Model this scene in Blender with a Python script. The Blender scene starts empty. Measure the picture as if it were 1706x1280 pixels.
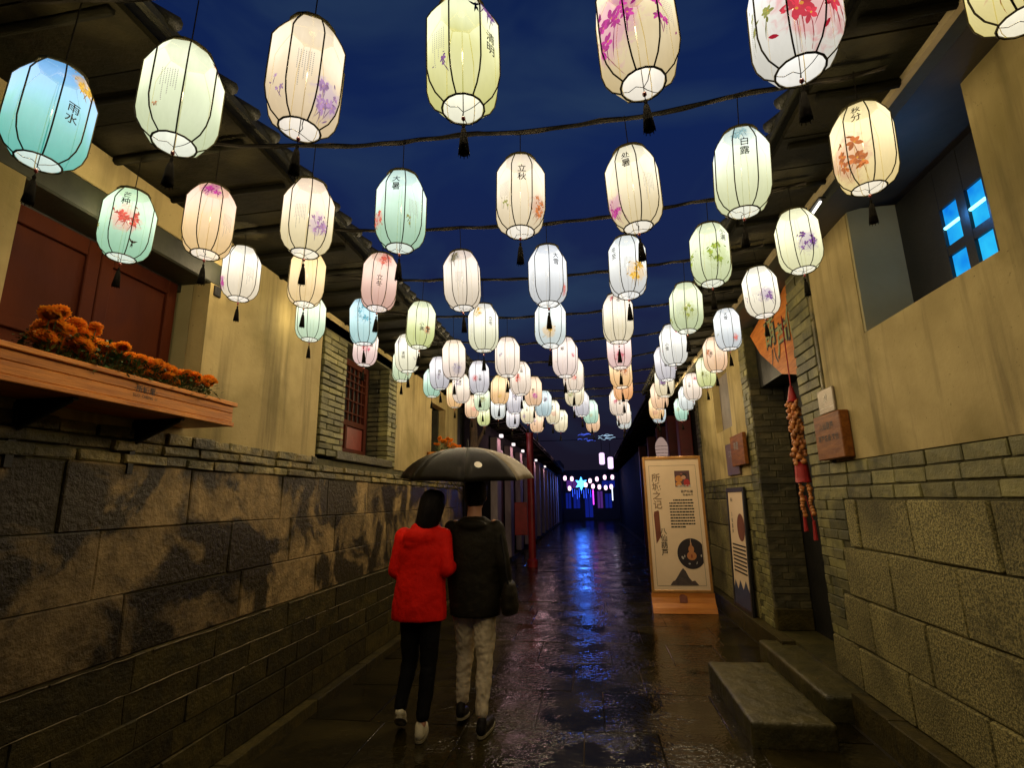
import bpy, math, random
from math import sin, cos, pi, radians as rad
from mathutils import Vector, Matrix, noise
R_ = random.Random(7)
S = bpy.context.scene
COL = S.collection

# ---------------------------------------------------------------- camera
cam_d = bpy.data.cameras.new('camera'); cam = bpy.data.objects.new('camera', cam_d); COL.objects.link(cam)
M = ((0.98907604, 0.04715644, 0.13965977), (0.14655923, -0.21317706, -0.96595856), (-0.0157789, 0.9758749, -0.21775953))
mw = Matrix.Identity(4)
for i in range(3):
    for j in range(3): mw[i][j] = M[i][j]
mw[2][3] = 1.6
cam.matrix_world = mw
cam_d.sensor_width = 36; cam_d.lens = 18.36; cam_d.clip_start = .05; cam_d.clip_end = 400
S.camera = cam

# ---------------------------------------------------------------- world: night sky
def N(nt, t, **k):
    n = nt.nodes.new(t)
    for a, b in k.items():
        if a.startswith('i_'): n.inputs[a[2:].replace('_', ' ')].default_value = b
        else: setattr(n, a, b)
    return n
W = bpy.data.worlds.new('World'); S.world = W; W.use_nodes = True
nt = W.node_tree; nt.nodes.clear()
wo = N(nt, 'ShaderNodeOutputWorld'); bg = N(nt, 'ShaderNodeBackground'); nt.links.new(bg.outputs[0], wo.inputs[0])
sky = N(nt, 'ShaderNodeTexSky', sky_type='NISHITA', sun_disc=False, sun_elevation=rad(-4), sun_rotation=rad(200))
tc = N(nt, 'ShaderNodeTexCoord'); sx = N(nt, 'ShaderNodeSeparateXYZ'); nt.links.new(tc.outputs['Generated'], sx.inputs[0])
cr = N(nt, 'ShaderNodeValToRGB'); e = cr.color_ramp.elements
e[0].position = 0.0; e[0].color = (.009, .007, .014, 1); e[1].position = .9; e[1].color = (.003, .012, .060, 1)
k = e.new(.20); k.color = (.011, .010, .026, 1); k = e.new(.36); k.color = (.010, .017, .062, 1); k = e.new(.6); k.color = (.005, .016, .080, 1)
nt.links.new(sx.outputs[2], cr.inputs[0])
nz = N(nt, 'ShaderNodeTexNoise', i_Scale=2.3, i_Detail=4.0, i_Roughness=.5, i_Distortion=.8); mp = N(nt, 'ShaderNodeMapping')
mp.inputs['Scale'].default_value = (1, 1, 2.0)
nt.links.new(tc.outputs['Generated'], mp.inputs[0]); nt.links.new(mp.outputs[0], nz.inputs[0])
nr = N(nt, 'ShaderNodeMapRange'); nr.inputs['From Min'].default_value = .46; nr.inputs['From Max'].default_value = .70
nr.inputs['To Max'].default_value = .75
nt.links.new(nz.outputs[0], nr.inputs[0])
mx = N(nt, 'ShaderNodeMix', data_type='RGBA'); nt.links.new(nr.outputs[0], mx.inputs[0])
nt.links.new(cr.outputs[0], mx.inputs[6]); mx.inputs[7].default_value = (.020, .044, .095, 1)
ad = N(nt, 'ShaderNodeMix', data_type='RGBA', blend_type='ADD'); ad.inputs[0].default_value = .05
nt.links.new(mx.outputs[2], ad.inputs[6]); nt.links.new(sky.outputs[0], ad.inputs[7]); nt.links.new(ad.outputs[2], bg.inputs[0])
bg.inputs[1].default_value = 1.0
S.view_settings.view_transform = 'Standard'; S.view_settings.look = 'None'; S.view_settings.exposure = 0; S.view_settings.gamma = 1
S.view_settings.use_curve_mapping = False
S.render.engine = 'CYCLES'
S.cycles.use_denoising = True; S.cycles.max_bounces = 6; S.cycles.transparent_max_bounces = 24
S.cycles.diffuse_bounces = 3; S.cycles.glossy_bounces = 3; S.cycles.sample_clamp_indirect = 4; S.cycles.caustics_reflective = False
S.cycles.caustics_refractive = False
LANTERN_E = 1.12; BULB_W = 14.0

# ---------------------------------------------------------------- materials
def srgb(r, g, b):
    f = lambda c: ((c/255+.055)/1.055)**2.4 if c > 10 else c/255/12.92
    return (f(r), f(g), f(b), 1)
MATS = {}
def mat(name, c1, c2=None, rough=.7, scale=8, bump=.2, bscale=None, metal=0, spec=.5, var=.0, detail=6, stretch=None, stain=None, rough2=None, bdist=.01, coat=0, lo=.35, hi=.65, bdetail=5.0, streak=0, patchy=0):
    """principled with world-position noise; var = per-object brightness variation; stain=(colour, scale, lo, hi)"""
    m = bpy.data.materials.new(name); m.use_nodes = True; nt = m.node_tree; nt.nodes.clear()
    o = N(nt, 'ShaderNodeOutputMaterial'); p = N(nt, 'ShaderNodeBsdfPrincipled'); nt.links.new(p.outputs[0], o.inputs[0])
    g = N(nt, 'ShaderNodeNewGeometry'); vec = g.outputs['Position']
    if stretch:
        q = N(nt, 'ShaderNodeMapping'); q.inputs['Scale'].default_value = stretch; nt.links.new(vec, q.inputs[0]); vec = q.outputs[0]
    n1 = N(nt, 'ShaderNodeTexNoise', i_Scale=scale, i_Detail=detail, i_Roughness=.6); nt.links.new(vec, n1.inputs[0])
    r = N(nt, 'ShaderNodeMapRange'); r.inputs['From Min'].default_value = lo; r.inputs['From Max'].default_value = hi; nt.links.new(n1.outputs[0], r.inputs[0])
    mx = N(nt, 'ShaderNodeMix', data_type='RGBA'); nt.links.new(r.outputs[0], mx.inputs[0])
    c2 = c2 or tuple(x*.7 for x in c1[:3])+(1,)
    mx.inputs[6].default_value = (*c1[:3], 1); mx.inputs[7].default_value = (*c2[:3], 1); col = mx.outputs[2]
    p.inputs['Roughness'].default_value = rough
    if stain:
        sc, ss, slo, shi = stain[:4]
        n3 = N(nt, 'ShaderNodeTexNoise', i_Scale=ss, i_Detail=4.0, i_Roughness=.55, i_Distortion=.6)
        nt.links.new(g.outputs['Position'], n3.inputs[0])
        r3 = N(nt, 'ShaderNodeMapRange'); r3.inputs['From Min'].default_value = slo; r3.inputs['From Max'].default_value = shi; nt.links.new(n3.outputs[0], r3.inputs[0])
        m3 = N(nt, 'ShaderNodeMix', data_type='RGBA'); nt.links.new(r3.outputs[0], m3.inputs[0]); nt.links.new(col, m3.inputs[6]); m3.inputs[7].default_value = (*sc[:3], 1); col = m3.outputs[2]
        if rough2 is not None:
            rr = N(nt, 'ShaderNodeMapRange'); rr.inputs['To Min'].default_value = rough; rr.inputs['To Max'].default_value = rough2
            nt.links.new(r3.outputs[0], rr.inputs[0]); nt.links.new(rr.outputs[0], p.inputs['Roughness'])
    if streak:
        q2 = N(nt, 'ShaderNodeMapping'); q2.inputs['Scale'].default_value = (7, 7, .55); nt.links.new(g.outputs['Position'], q2.inputs[0])
        n4 = N(nt, 'ShaderNodeTexNoise', i_Scale=1.0, i_Detail=6.0, i_Roughness=.6); nt.links.new(q2.outputs[0], n4.inputs[0])
        n5 = N(nt, 'ShaderNodeTexNoise', i_Scale=55.0, i_Detail=2.0); nt.links.new(g.outputs['Position'], n5.inputs[0])
        r4 = N(nt, 'ShaderNodeMapRange'); r4.inputs['From Min'].default_value = .50; r4.inputs['From Max'].default_value = .72; r4.inputs['To Max'].default_value = streak; nt.links.new(n4.outputs[0], r4.inputs[0])
        r5 = N(nt, 'ShaderNodeMapRange'); r5.inputs['From Min'].default_value = .70; r5.inputs['From Max'].default_value = .76; r5.inputs['To Max'].default_value = .6; nt.links.new(n5.outputs[0], r5.inputs[0])
        mm = N(nt, 'ShaderNodeMath', operation='MAXIMUM'); nt.links.new(r4.outputs[0], mm.inputs[0]); nt.links.new(r5.outputs[0], mm.inputs[1])
        m5 = N(nt, 'ShaderNodeMix', data_type='RGBA'); nt.links.new(mm.outputs[0], m5.inputs[0]); nt.links.new(col, m5.inputs[6]); m5.inputs[7].default_value = (.12, .095, .04, 1); col = m5.outputs[2]
    if var:
        oi = N(nt, 'ShaderNodeObjectInfo'); vr = N(nt, 'ShaderNodeMapRange'); vr.inputs['To Min'].default_value = 1-var; vr.inputs['To Max'].default_value = 1+var
        nt.links.new(oi.outputs['Random'], vr.inputs[0])
        mv = N(nt, 'ShaderNodeVectorMath', operation='SCALE'); nt.links.new(col, mv.inputs[0]); nt.links.new(vr.outputs[0], mv.inputs['Scale']); col = mv.outputs[0]
    nt.links.new(col, p.inputs['Base Color'])
    p.inputs['Metallic'].default_value = metal; p.inputs['Specular IOR Level'].default_value = spec
    if coat: p.inputs['Coat Weight'].default_value = coat; p.inputs['Coat Roughness'].default_value = .08
    if bump:
        n2 = N(nt, 'ShaderNodeTexNoise', i_Scale=bscale or scale*4, i_Detail=bdetail, i_Roughness=.65); nt.links.new(vec, n2.inputs[0])
        b = N(nt, 'ShaderNodeBump'); b.inputs['Strength'].default_value = bump; b.inputs['Distance'].default_value = bdist
        if patchy:
            n6 = N(nt, 'ShaderNodeTexNoise', i_Scale=patchy, i_Detail=3.0); nt.links.new(g.outputs['Position'], n6.inputs[0])
            r6 = N(nt, 'ShaderNodeMapRange', interpolation_type='SMOOTHSTEP'); r6.inputs['From Min'].default_value = .40; r6.inputs['From Max'].default_value = .62; r6.inputs['To Min'].default_value = .2
            nt.links.new(n6.outputs[0], r6.inputs[0]); nt.links.new(r6.outputs[0], b.inputs['Strength'])
        nt.links.new(n2.outputs[0], b.inputs['Height']); nt.links.new(b.outputs[0], p.inputs['Normal'])
    MATS[name] = m; return m
def emat(name, col, strength=1.0):
    m = bpy.data.materials.new(name); m.use_nodes = True; nt = m.node_tree; nt.nodes.clear()
    o = N(nt, 'ShaderNodeOutputMaterial'); p = N(nt, 'ShaderNodeEmission'); nt.links.new(p.outputs[0], o.inputs[0])
    p.inputs[0].default_value = (*col[:3], 1); p.inputs[1].default_value = strength; return m

plaster = mat('plaster', (.47, .37, .165), (.355, .275, .115), rough=.75, scale=2.2, bump=.4, bscale=30, stain=((.22, .175, .06), 1.1, .50, .72), bdist=.006, streak=.75, spec=.2)
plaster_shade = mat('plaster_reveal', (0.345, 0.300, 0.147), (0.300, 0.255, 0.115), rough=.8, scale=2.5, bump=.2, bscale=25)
mortar = mat('mortar', (0.090, 0.078, 0.025), (0.048, 0.045, 0.014), rough=.8, scale=14, bump=.6)
brick = mat('grey_brick', (0.203, 0.183, 0.059), (0.115, 0.108, 0.036), rough=.6, scale=9, bump=.7, bscale=45, var=.4, stain=((0.068, 0.068, 0.023), 2.2, .5, .62))
brick_dark = mat('dark_brick', (0.105, 0.087, 0.037), (0.056, 0.050, 0.022), rough=.6, scale=9, bump=.7, bscale=45, var=.35, stain=((0.031, 0.028, 0.013), 2.2, .5, .62))  # darker brick tone for the reveals and the far corner
brick_worn = mat('worn_brick', (0.272, 0.208, 0.062), (0.104, 0.088, 0.029), rough=.45, scale=13, bump=1.0, bscale=40, var=.5, stain=((0.080, 0.072, 0.022), 3.0, .45, .6), bdist=.02)
stone_r = mat('pebbled_granite', (.33, .28, .10), (.11, .098, .034), rough=.6, spec=.3, scale=82, bump=.9, bscale=75, var=.25, detail=3, bdist=.016, lo=.43, hi=.57, stain=((.065, .057, .02), 1.6, .48, .74))
stone_l = mat('stained_stone', (.27, .185, .075), (.12, .082, .032), rough=.6, scale=9, bump=1.0, bscale=30, var=.4, stain=((.026, .019, .006), 2.1, .45, .53), rough2=.4, bdist=.014, spec=.25)
stone_low = mat('wet_footing_stone', (0.058, 0.044, 0.010), (0.026, 0.021, 0.005), rough=.55, spec=.2, scale=10, bump=.8, bscale=36, var=.3, bdist=.015)
slabm = mat('wet_paving', (0.031, 0.024, 0.007), (0.014, 0.011, 0.003), rough=.17, scale=3.2, bump=1.0, bscale=17, bdetail=2.2, patchy=2.3, var=.35, stain=((0.010, 0.008, 0.002), 1.7, .42, .6), rough2=.07, bdist=.0125, spec=.22, stretch=(1, 1.3, 1))
slab_dry = mat('damp_step_stone', (0.078, 0.066, 0.020), (0.036, 0.033, 0.011), rough=.36, scale=7, bump=.7, bscale=30, bdist=.012)
timber_dk = mat('weathered_rafter', (0.008, 0.007, 0.002), (0.003, 0.003, 0.001), rough=.8, spec=.1, scale=6, bump=.8, bscale=24, var=.35, stretch=(1, 6, 6))
board_dk = mat('weathered_board', (0.012, 0.010, 0.003), (0.005, 0.004, 0.001), rough=.8, spec=.1, scale=5, bump=1.0, bscale=22, var=.4, stain=((0.004, 0.004, 0.001), 2.0, .45, .62))
beam_edge = mat('pale_beam_edge', (.30, .24, .13), (.2, .16, .08), rough=.6, scale=6, bump=.3)
beam = mat('dark_beam', (0.036, 0.039, 0.019), (0.018, 0.020, 0.010), rough=.6, scale=5, bump=.3)
tile = mat('roof_tile_clay', (0.028, 0.028, 0.014), (0.014, 0.014, 0.008), rough=.5, scale=10, bump=.5, var=.3)
redwood = mat('oxblood_paint', (.085, .018, .005), (.055, .012, .004), rough=.65, spec=.08, scale=4, bump=.2, bscale=20, stretch=(1, 1, .3), stain=((.06, .014, .009), 2.0, .5, .7))
redlit = mat('red_paint', (.20, .022, .008), (.15, .017, .006), rough=.5, scale=5, bump=.2)
red_dark = mat('dark_red_paint', (.14, .012, .010), (.08, .008, .006), rough=.45, scale=5, bump=.2)
blackwood = mat('black_wood', (.012, .011, .009), (.006, .006, .005), rough=.5, scale=6, bump=.3)
orangewood = mat('varnished_pine', (0.728, 0.280, 0.046), (0.420, 0.140, 0.022), rough=.4, scale=5, bump=.3, bscale=22, stretch=(6, .8, 9), var=.1, spec=.25)
signwood = mat('carved_sign_wood', (0.650, 0.221, 0.033), (0.429, 0.124, 0.018), rough=.55, spec=.25, scale=4, bump=.5, bscale=14, stretch=(6, .8, 6))
plaquewood = mat('plaque_wood', (.26, .09, .014), (.14, .04, .007), rough=.5, spec=.25, scale=5, bump=.3, stretch=(6, 1, 6))
blackmetal = mat('black_iron', (.012, .012, .012), rough=.45, metal=.4, scale=20, bump=.2)
cable = mat('black_cable', (.012, .010, .006), (.006, .005, .003), rough=.7, spec=.1, scale=60, bump=.5, bscale=120)
ribm = mat('bamboo_rib', (.05, .042, .016), (.03, .026, .01), rough=.7, spec=.1, scale=30, bump=.2)
tasselm = mat('dark_tassel', (.008, .007, .004), (.005, .004, .003), rough=.9, spec=.03, scale=60, bump=.4, stretch=(8, 8, 1))
beadm = mat('red_bead', (.25, .03, .02), rough=.3, scale=5, bump=0)
inkm = mat('black_ink', (.012, .01, .008), rough=.6, scale=20, bump=0)
goldm = mat('gold_frame', (.50, .26, .075), (.38, .18, .05), rough=.35, metal=.35, scale=8, bump=.1)
paper = mat('cream_paper', (.80, .62, .42), (.74, .57, .38), rough=.6, scale=3, bump=.05)
greyplaque = mat('pewter_plaque', (.28, .22, .15), (.2, .16, .1), rough=.4, metal=.3, scale=10, bump=.2)
whitem = mat('white_print', (.75, .7, .6), rough=.6, scale=8, bump=0)
navym = mat('navy_print', (.02, .035, .09), (.03, .05, .11), rough=.5, scale=14, bump=0)
brownprint = mat('brown_print', (.20, .055, .025), (.15, .04, .02), rough=.6, scale=8, bump=0)
blackprint = mat('black_print', (.015, .012, .012), (.03, .022, .03), rough=.45, scale=12, bump=0)
gourdm = mat('gourd_shell', (.62, .25, .06), (.32, .10, .03), rough=.35, scale=18, bump=.2, var=.3)
redcloth = mat('red_silk', (.42, .012, .010), (.30, .008, .008), rough=.5, scale=14, bump=.5, bscale=40, stretch=(6, 6, 1))
barkm = mat('tree_bark', (.14, .09, .06), (.06, .04, .03), rough=.8, scale=14, bump=1.0, stretch=(2, 2, .5), bdist=.03)

def vcmat(name, emis=False, rough=.6):
    m = bpy.data.materials.new(name); m.use_nodes = True; nt = m.node_tree; nt.nodes.clear()
    o = N(nt, 'ShaderNodeOutputMaterial'); a = N(nt, 'ShaderNodeVertexColor', layer_name='Col')
    if emis: p = N(nt, 'ShaderNodeEmission'); nt.links.new(a.outputs[0], p.inputs[0]); p.inputs[1].default_value = .9*LANTERN_E
    else: p = N(nt, 'ShaderNodeBsdfPrincipled'); nt.links.new(a.outputs[0], p.inputs[0]); p.inputs['Roughness'].default_value = rough
    nt.links.new(p.outputs[0], o.inputs[0]); return m
backlit_paint = vcmat('backlit_paint', True); print_paint = vcmat('printed_colour')

def fabric_material():
    m = bpy.data.materials.new('lantern_silk'); m.use_nodes = True; nt = m.node_tree; nt.nodes.clear(); L = nt.links.new
    def mth(op, a, b=None, clamp=False):
        n = N(nt, 'ShaderNodeMath', operation=op, use_clamp=clamp)
        for i, v in enumerate((a, b)):
            if v is None: continue
            if isinstance(v, (int, float)): n.inputs[i].default_value = v
            else: L(v, n.inputs[i])
        return n.outputs[0]
    def att(nm): return N(nt, 'ShaderNodeAttribute', attribute_type='OBJECT', attribute_name=nm)
    tc = N(nt, 'ShaderNodeTexCoord'); s = N(nt, 'ShaderNodeSeparateXYZ'); L(tc.outputs['Object'], s.inputs[0])
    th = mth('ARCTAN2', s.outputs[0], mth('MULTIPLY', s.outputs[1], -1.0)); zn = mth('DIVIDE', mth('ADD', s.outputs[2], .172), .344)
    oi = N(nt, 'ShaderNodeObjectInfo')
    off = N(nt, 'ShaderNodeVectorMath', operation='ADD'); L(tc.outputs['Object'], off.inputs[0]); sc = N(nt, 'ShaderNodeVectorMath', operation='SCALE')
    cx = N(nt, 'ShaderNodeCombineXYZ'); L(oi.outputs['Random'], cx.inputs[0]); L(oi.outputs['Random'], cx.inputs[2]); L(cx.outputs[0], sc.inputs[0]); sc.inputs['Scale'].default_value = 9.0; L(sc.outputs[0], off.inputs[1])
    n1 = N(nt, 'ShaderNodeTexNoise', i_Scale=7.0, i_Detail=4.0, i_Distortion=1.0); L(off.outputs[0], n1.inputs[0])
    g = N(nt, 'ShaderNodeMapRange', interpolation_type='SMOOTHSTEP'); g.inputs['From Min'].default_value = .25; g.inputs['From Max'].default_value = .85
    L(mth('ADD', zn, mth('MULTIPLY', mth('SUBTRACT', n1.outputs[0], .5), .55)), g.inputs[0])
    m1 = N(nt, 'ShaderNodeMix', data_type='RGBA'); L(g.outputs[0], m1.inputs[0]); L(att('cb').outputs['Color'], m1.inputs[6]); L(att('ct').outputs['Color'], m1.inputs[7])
    # loose wash of paint colour
    fl = N(nt, 'ShaderNodeSeparateXYZ'); L(att('fl').outputs['Vector'], fl.inputs[0])
    dx = mth('MULTIPLY', mth('SUBTRACT', th, fl.outputs[0]), .11); dz = mth('SUBTRACT', s.outputs[2], fl.outputs[1])
    d = mth('DIVIDE', mth('SQRT', mth('ADD', mth('MULTIPLY', dx, dx), mth('MULTIPLY', dz, dz))), fl.outputs[2])
    n2 = N(nt, 'ShaderNodeTexNoise', i_Scale=26.0, i_Detail=4.0, i_Distortion=1.5); L(off.outputs[0], n2.inputs[0])
    w = N(nt, 'ShaderNodeMapRange', interpolation_type='SMOOTHSTEP'); w.inputs['From Min'].default_value = .62; w.inputs['From Max'].default_value = .3
    w.inputs['To Max'].default_value = .7
    L(mth('ADD', mth('MULTIPLY', d, .5), mth('MULTIPLY', mth('SUBTRACT', n2.outputs[0], .5), -.9)), w.inputs[0])
    m2 = N(nt, 'ShaderNodeMix', data_type='RGBA'); L(w.outputs[0], m2.inputs[0]); L(m1.outputs[2], m2.inputs[6]); L(att('cf').outputs['Color'], m2.inputs[7])
    # poem: thin columns of tiny unreadable marks
    po = N(nt, 'ShaderNodeSeparateXYZ'); L(att('po').outputs['Vector'], po.inputs[0])
    pt = mth('SUBTRACT', th, po.outputs[0])
    inx = mth('LESS_THAN', mth('ABSOLUTE', pt), .24)
    colf = mth('FRACT', mth('MULTIPLY', mth('ADD', pt, 10.0), 15.0)); cmask = mth('LESS_THAN', colf, .42)
    ci = mth('FLOOR', mth('MULTIPLY', mth('ADD', pt, 10.0), 15.0)); cl = mth('FRACT', mth('MULTIPLY', mth('SINE', mth('MULTIPLY', ci, 12.9)), 43.7))
    lo = mth('ADD', po.outputs[1], mth('MULTIPLY', cl, .18)); inz = mth('MULTIPLY', mth('GREATER_THAN', zn, lo), mth('LESS_THAN', zn, mth('ADD', po.outputs[1], .36)))
    rf = mth('LESS_THAN', mth('FRACT', mth('MULTIPLY', zn, 52.0)), .62)
    pm = mth('MULTIPLY', mth('MULTIPLY', inx, cmask), mth('MULTIPLY', mth('MULTIPLY', inz, rf), mth('MULTIPLY', po.outputs[2], .95)))
    m3 = N(nt, 'ShaderNodeMix', data_type='RGBA'); L(pm, m3.inputs[0]); L(m2.outputs[2], m3.inputs[6]); m3.inputs[7].default_value = (.09, .07, .03, 1)
    # the inner face of the silk is plain white
    ge = N(nt, 'ShaderNodeNewGeometry'); m4 = N(nt, 'ShaderNodeMix', data_type='RGBA'); L(mth('MULTIPLY', ge.outputs['Backfacing'], .65), m4.inputs[0]); L(m3.outputs[2], m4.inputs[6]); m4.inputs[7].default_value = (1, .97, .9, 1)
    # brighter at the height of the bulb
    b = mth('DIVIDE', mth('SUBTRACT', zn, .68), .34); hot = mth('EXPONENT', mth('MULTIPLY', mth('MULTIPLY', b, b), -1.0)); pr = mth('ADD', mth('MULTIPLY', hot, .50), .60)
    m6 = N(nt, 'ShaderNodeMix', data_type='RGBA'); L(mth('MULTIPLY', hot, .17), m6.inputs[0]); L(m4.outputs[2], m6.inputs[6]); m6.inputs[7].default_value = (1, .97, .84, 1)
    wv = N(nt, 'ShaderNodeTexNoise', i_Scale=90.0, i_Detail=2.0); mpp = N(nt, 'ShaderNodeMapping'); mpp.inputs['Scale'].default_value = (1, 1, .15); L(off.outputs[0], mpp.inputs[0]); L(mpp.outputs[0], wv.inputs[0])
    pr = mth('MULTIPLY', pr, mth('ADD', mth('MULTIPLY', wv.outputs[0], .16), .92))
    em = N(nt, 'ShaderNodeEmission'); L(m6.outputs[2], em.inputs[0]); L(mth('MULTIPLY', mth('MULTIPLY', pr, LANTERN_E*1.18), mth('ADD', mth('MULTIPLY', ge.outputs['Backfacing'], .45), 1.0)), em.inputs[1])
    tr = N(nt, 'ShaderNodeBsdfTransparent'); ms = N(nt, 'ShaderNodeMixShader'); ms.inputs[0].default_value = .22
    L(em.outputs[0], ms.inputs[1]); L(tr.outputs[0], ms.inputs[2]); o = N(nt, 'ShaderNodeOutputMaterial'); L(ms.outputs[0], o.inputs[0])
    return m
silk = fabric_material()

# ---------------------------------------------------------------- mesh tools
class MB:
    def __init__(s): s.v = []; s.f = []; s.c = []
    def add(s, vs, fs, col=None):
        b = len(s.v); s.v += [tuple(v) for v in vs]; s.f += [tuple(b+i for i in f) for f in fs]; s.c += [col]*len(fs); return s
    def box(s, x0, x1, y0, y1, z0, z1, ch=0, col=None):
        if x0 > x1: x0, x1 = x1, x0
        if y0 > y1: y0, y1 = y1, y0
        if z0 > z1: z0, z1 = z1, z0
        if not ch:
            vs = [(x, y, z) for x in (x0, x1) for y in (y0, y1) for z in (z0, z1)]
            return s.add(vs, [(0, 1, 3, 2), (4, 6, 7, 5), (0, 4, 5, 1), (2, 3, 7, 6), (0, 2, 6, 4), (1, 5, 7, 3)], col)
        vs = []; c = ch
        for x in (0, 1):
            for y in (0, 1):
                for z in (0, 1):
                    X = (x0, x1)[x]; Y = (y0, y1)[y]; Z = (z0, z1)[z]; dx = c if x == 0 else -c; dy = c if y == 0 else -c; dz = c if z == 0 else -c
                    vs += [(X, Y+dy, Z+dz), (X+dx, Y, Z+dz), (X+dx, Y+dy, Z)]
        I = lambda x, y, z, k: (x*4+y*2+z)*3+k
        fs = []
        for x in (0, 1): fs.append([I(x, 0, 0, 0), I(x, 0, 1, 0), I(x, 1, 1, 0), I(x, 1, 0, 0)][::(1 if x == 0 else -1)])
        for y in (0, 1): fs.append([I(0, y, 0, 1), I(1, y, 0, 1), I(1, y, 1, 1), I(0, y, 1, 1)][::(1 if y == 0 else -1)])
        for z in (0, 1): fs.append([I(0, 0, z, 2), I(0, 1, z, 2), I(1, 1, z, 2), I(1, 0, z, 2)][::(1 if z == 0 else -1)])
        for x in (0, 1):
            for y in (0, 1): fs.append([I(x, y, 0, 0), I(x, y, 0, 1), I(x, y, 1, 1), I(x, y, 1, 0)][::(-1 if x == y else 1)])
        for x in (0, 1):
            for z in (0, 1): fs.append([I(x, 0, z, 0), I(x, 0, z, 2), I(x, 1, z, 2), I(x, 1, z, 0)][::(1 if x == z else -1)])
        for y in (0, 1):
            for z in (0, 1): fs.append([I(0, y, z, 1), I(0, y, z, 2), I(1, y, z, 2), I(1, y, z, 1)][::(-1 if y == z else 1)])
        for x in (0, 1):
            for y in (0, 1):
                for z in (0, 1): fs.append([I(x, y, z, 0), I(x, y, z, 1), I(x, y, z, 2)][::(1 if (x+y+z) % 2 == 0 else -1)])
        return s.add(vs, fs, col)
    def tube(s, pts, r, n=6, closed=False, col=None, cap=True):
        pts = [Vector(p) for p in pts]; m = len(pts); rs = r if isinstance(r, (list, tuple)) else [r]*m; vs = []
        pn = None
        for i, p in enumerate(pts):
            if closed: t = pts[(i+1) % m]-pts[i-1]
            else: t = pts[min(i+1, m-1)]-pts[max(i-1, 0)]
            t.normalize()
            if pn is None: a = Vector((0, 0, 1)) if abs(t.z) < .9 else Vector((1, 0, 0)); pn = t.cross(a).normalized()
            else: pn = (pn-t*pn.dot(t)).normalized()
            b = t.cross(pn)
            for j in range(n): an = 2*pi*j/n; vs.append(p+(pn*cos(an)+b*sin(an))*rs[i])
        fs = []
        for i in range(m if closed else m-1):
            for j in range(n): a = i*n+j; b2 = i*n+(j+1) % n; c = ((i+1) % m)*n+(j+1) % n; d = ((i+1) % m)*n+j; fs.append((a, b2, c, d))
        if cap and not closed: fs += [tuple(range(n))[::-1], tuple((m-1)*n+j for j in range(n))]
        return s.add(vs, fs, col)
    def lathe(s, prof, n=12, at=(0, 0, 0), col=None, sx=1, sy=1):
        vs = [(at[0]+r*cos(2*pi*j/n)*sx, at[1]+r*sin(2*pi*j/n)*sy, at[2]+z) for r, z in prof for j in range(n)]
        fs = [(i*n+j, i*n+(j+1) % n, (i+1)*n+(j+1) % n, (i+1)*n+j) for i in range(len(prof)-1) for j in range(n)]
        fs += [tuple(range(n))[::-1], tuple((len(prof)-1)*n+j for j in range(n))]
        return s.add(vs, fs, col)
    def mesh(s, name, m=None, smooth=False):
        me = bpy.data.meshes.new(name); me.from_pydata(s.v, [], s.f); me.validate(); me.update()
        if m: me.materials.append(m)
        if smooth: me.polygons.foreach_set('use_smooth', [True]*len(me.polygons))
        if any(c is not None for c in s.c) and len(me.polygons) == len(s.c):
            ca = me.color_attributes.new('Col', 'FLOAT_COLOR', 'CORNER'); i = 0
            for p, c in zip(me.polygons, s.c):
                for _ in p.loop_indices: ca.data[i].color = (*(c or (1, 1, 1))[:3], 1); i += 1
        return me
    def obj(s, name, m=None, parent=None, smooth=False, **props):
        return link(name, s.mesh(name, m, smooth), parent, **props)
def link(name, me, parent=None, loc=None, **props):
    o = bpy.data.objects.new(name, me); COL.objects.link(o)
    if parent is not None: o.parent = parent
    if loc is not None: o.location = loc
    for a, b in props.items(): o[a] = b
    return o
def thing(name, label, cat, loc=(0, 0, 0), group=None, rotz=0):
    o = bpy.data.objects.new(name, None); COL.objects.link(o); o.location = loc; o.rotation_euler = (0, 0, rotz)
    o.empty_display_size = .1; o['label'] = label; o['category'] = cat
    if group: o['group'] = group
    return o
_box = {}
def unit(kind):
    if kind not in _box:
        mb = MB(); mb.box(-.5, .5, -.5, .5, -.5, .5, ch=.05); me = mb.mesh(kind)
        for v in me.vertices:
            rr = random.Random(hash((kind, v.index)) & 0xffff); v.co += Vector([rr.uniform(-.02, .02) for _ in range(3)])
        _box[kind] = me
    return _box[kind]
def piece(name, x0, x1, y0, y1, z0, z1, m, parent, rot=None, **p):
    """one brick / stone / board; chamfer kept in metres by building a small cached mesh per size class"""
    sx, sy, sz = abs(x1-x0), abs(y1-y0), abs(z1-z0)
    key = (m.name, round(sx, 2), round(sy, 2), round(sz, 2), R_.randrange(3))
    if key not in _box:
        mb = MB(); c = (.010 if m is stone_r else .007) if m in (stone_r, stone_l) else .007 if m is brick_worn else min(.005, .2*min(sx, sy, sz)); a, b, d = max(.01, key[1])/2, max(.01, key[2])/2, max(.01, key[3])/2
        mb.box(-a, a, -b, b, -d, d, ch=c)
        j = c*.6 if c > .006 else min(.006, c*.7); mb.v = [(x+R_.uniform(-j, j), y+R_.uniform(-j, j), z+R_.uniform(-j, j)) for x, y, z in mb.v]
        _box[key] = mb.mesh(name, m)
    o = link(name, _box[key], parent, ((x0+x1)/2, (y0+y1)/2, (z0+z1)/2), **p)
    if rot: o.rotation_euler = rot
    return o

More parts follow.
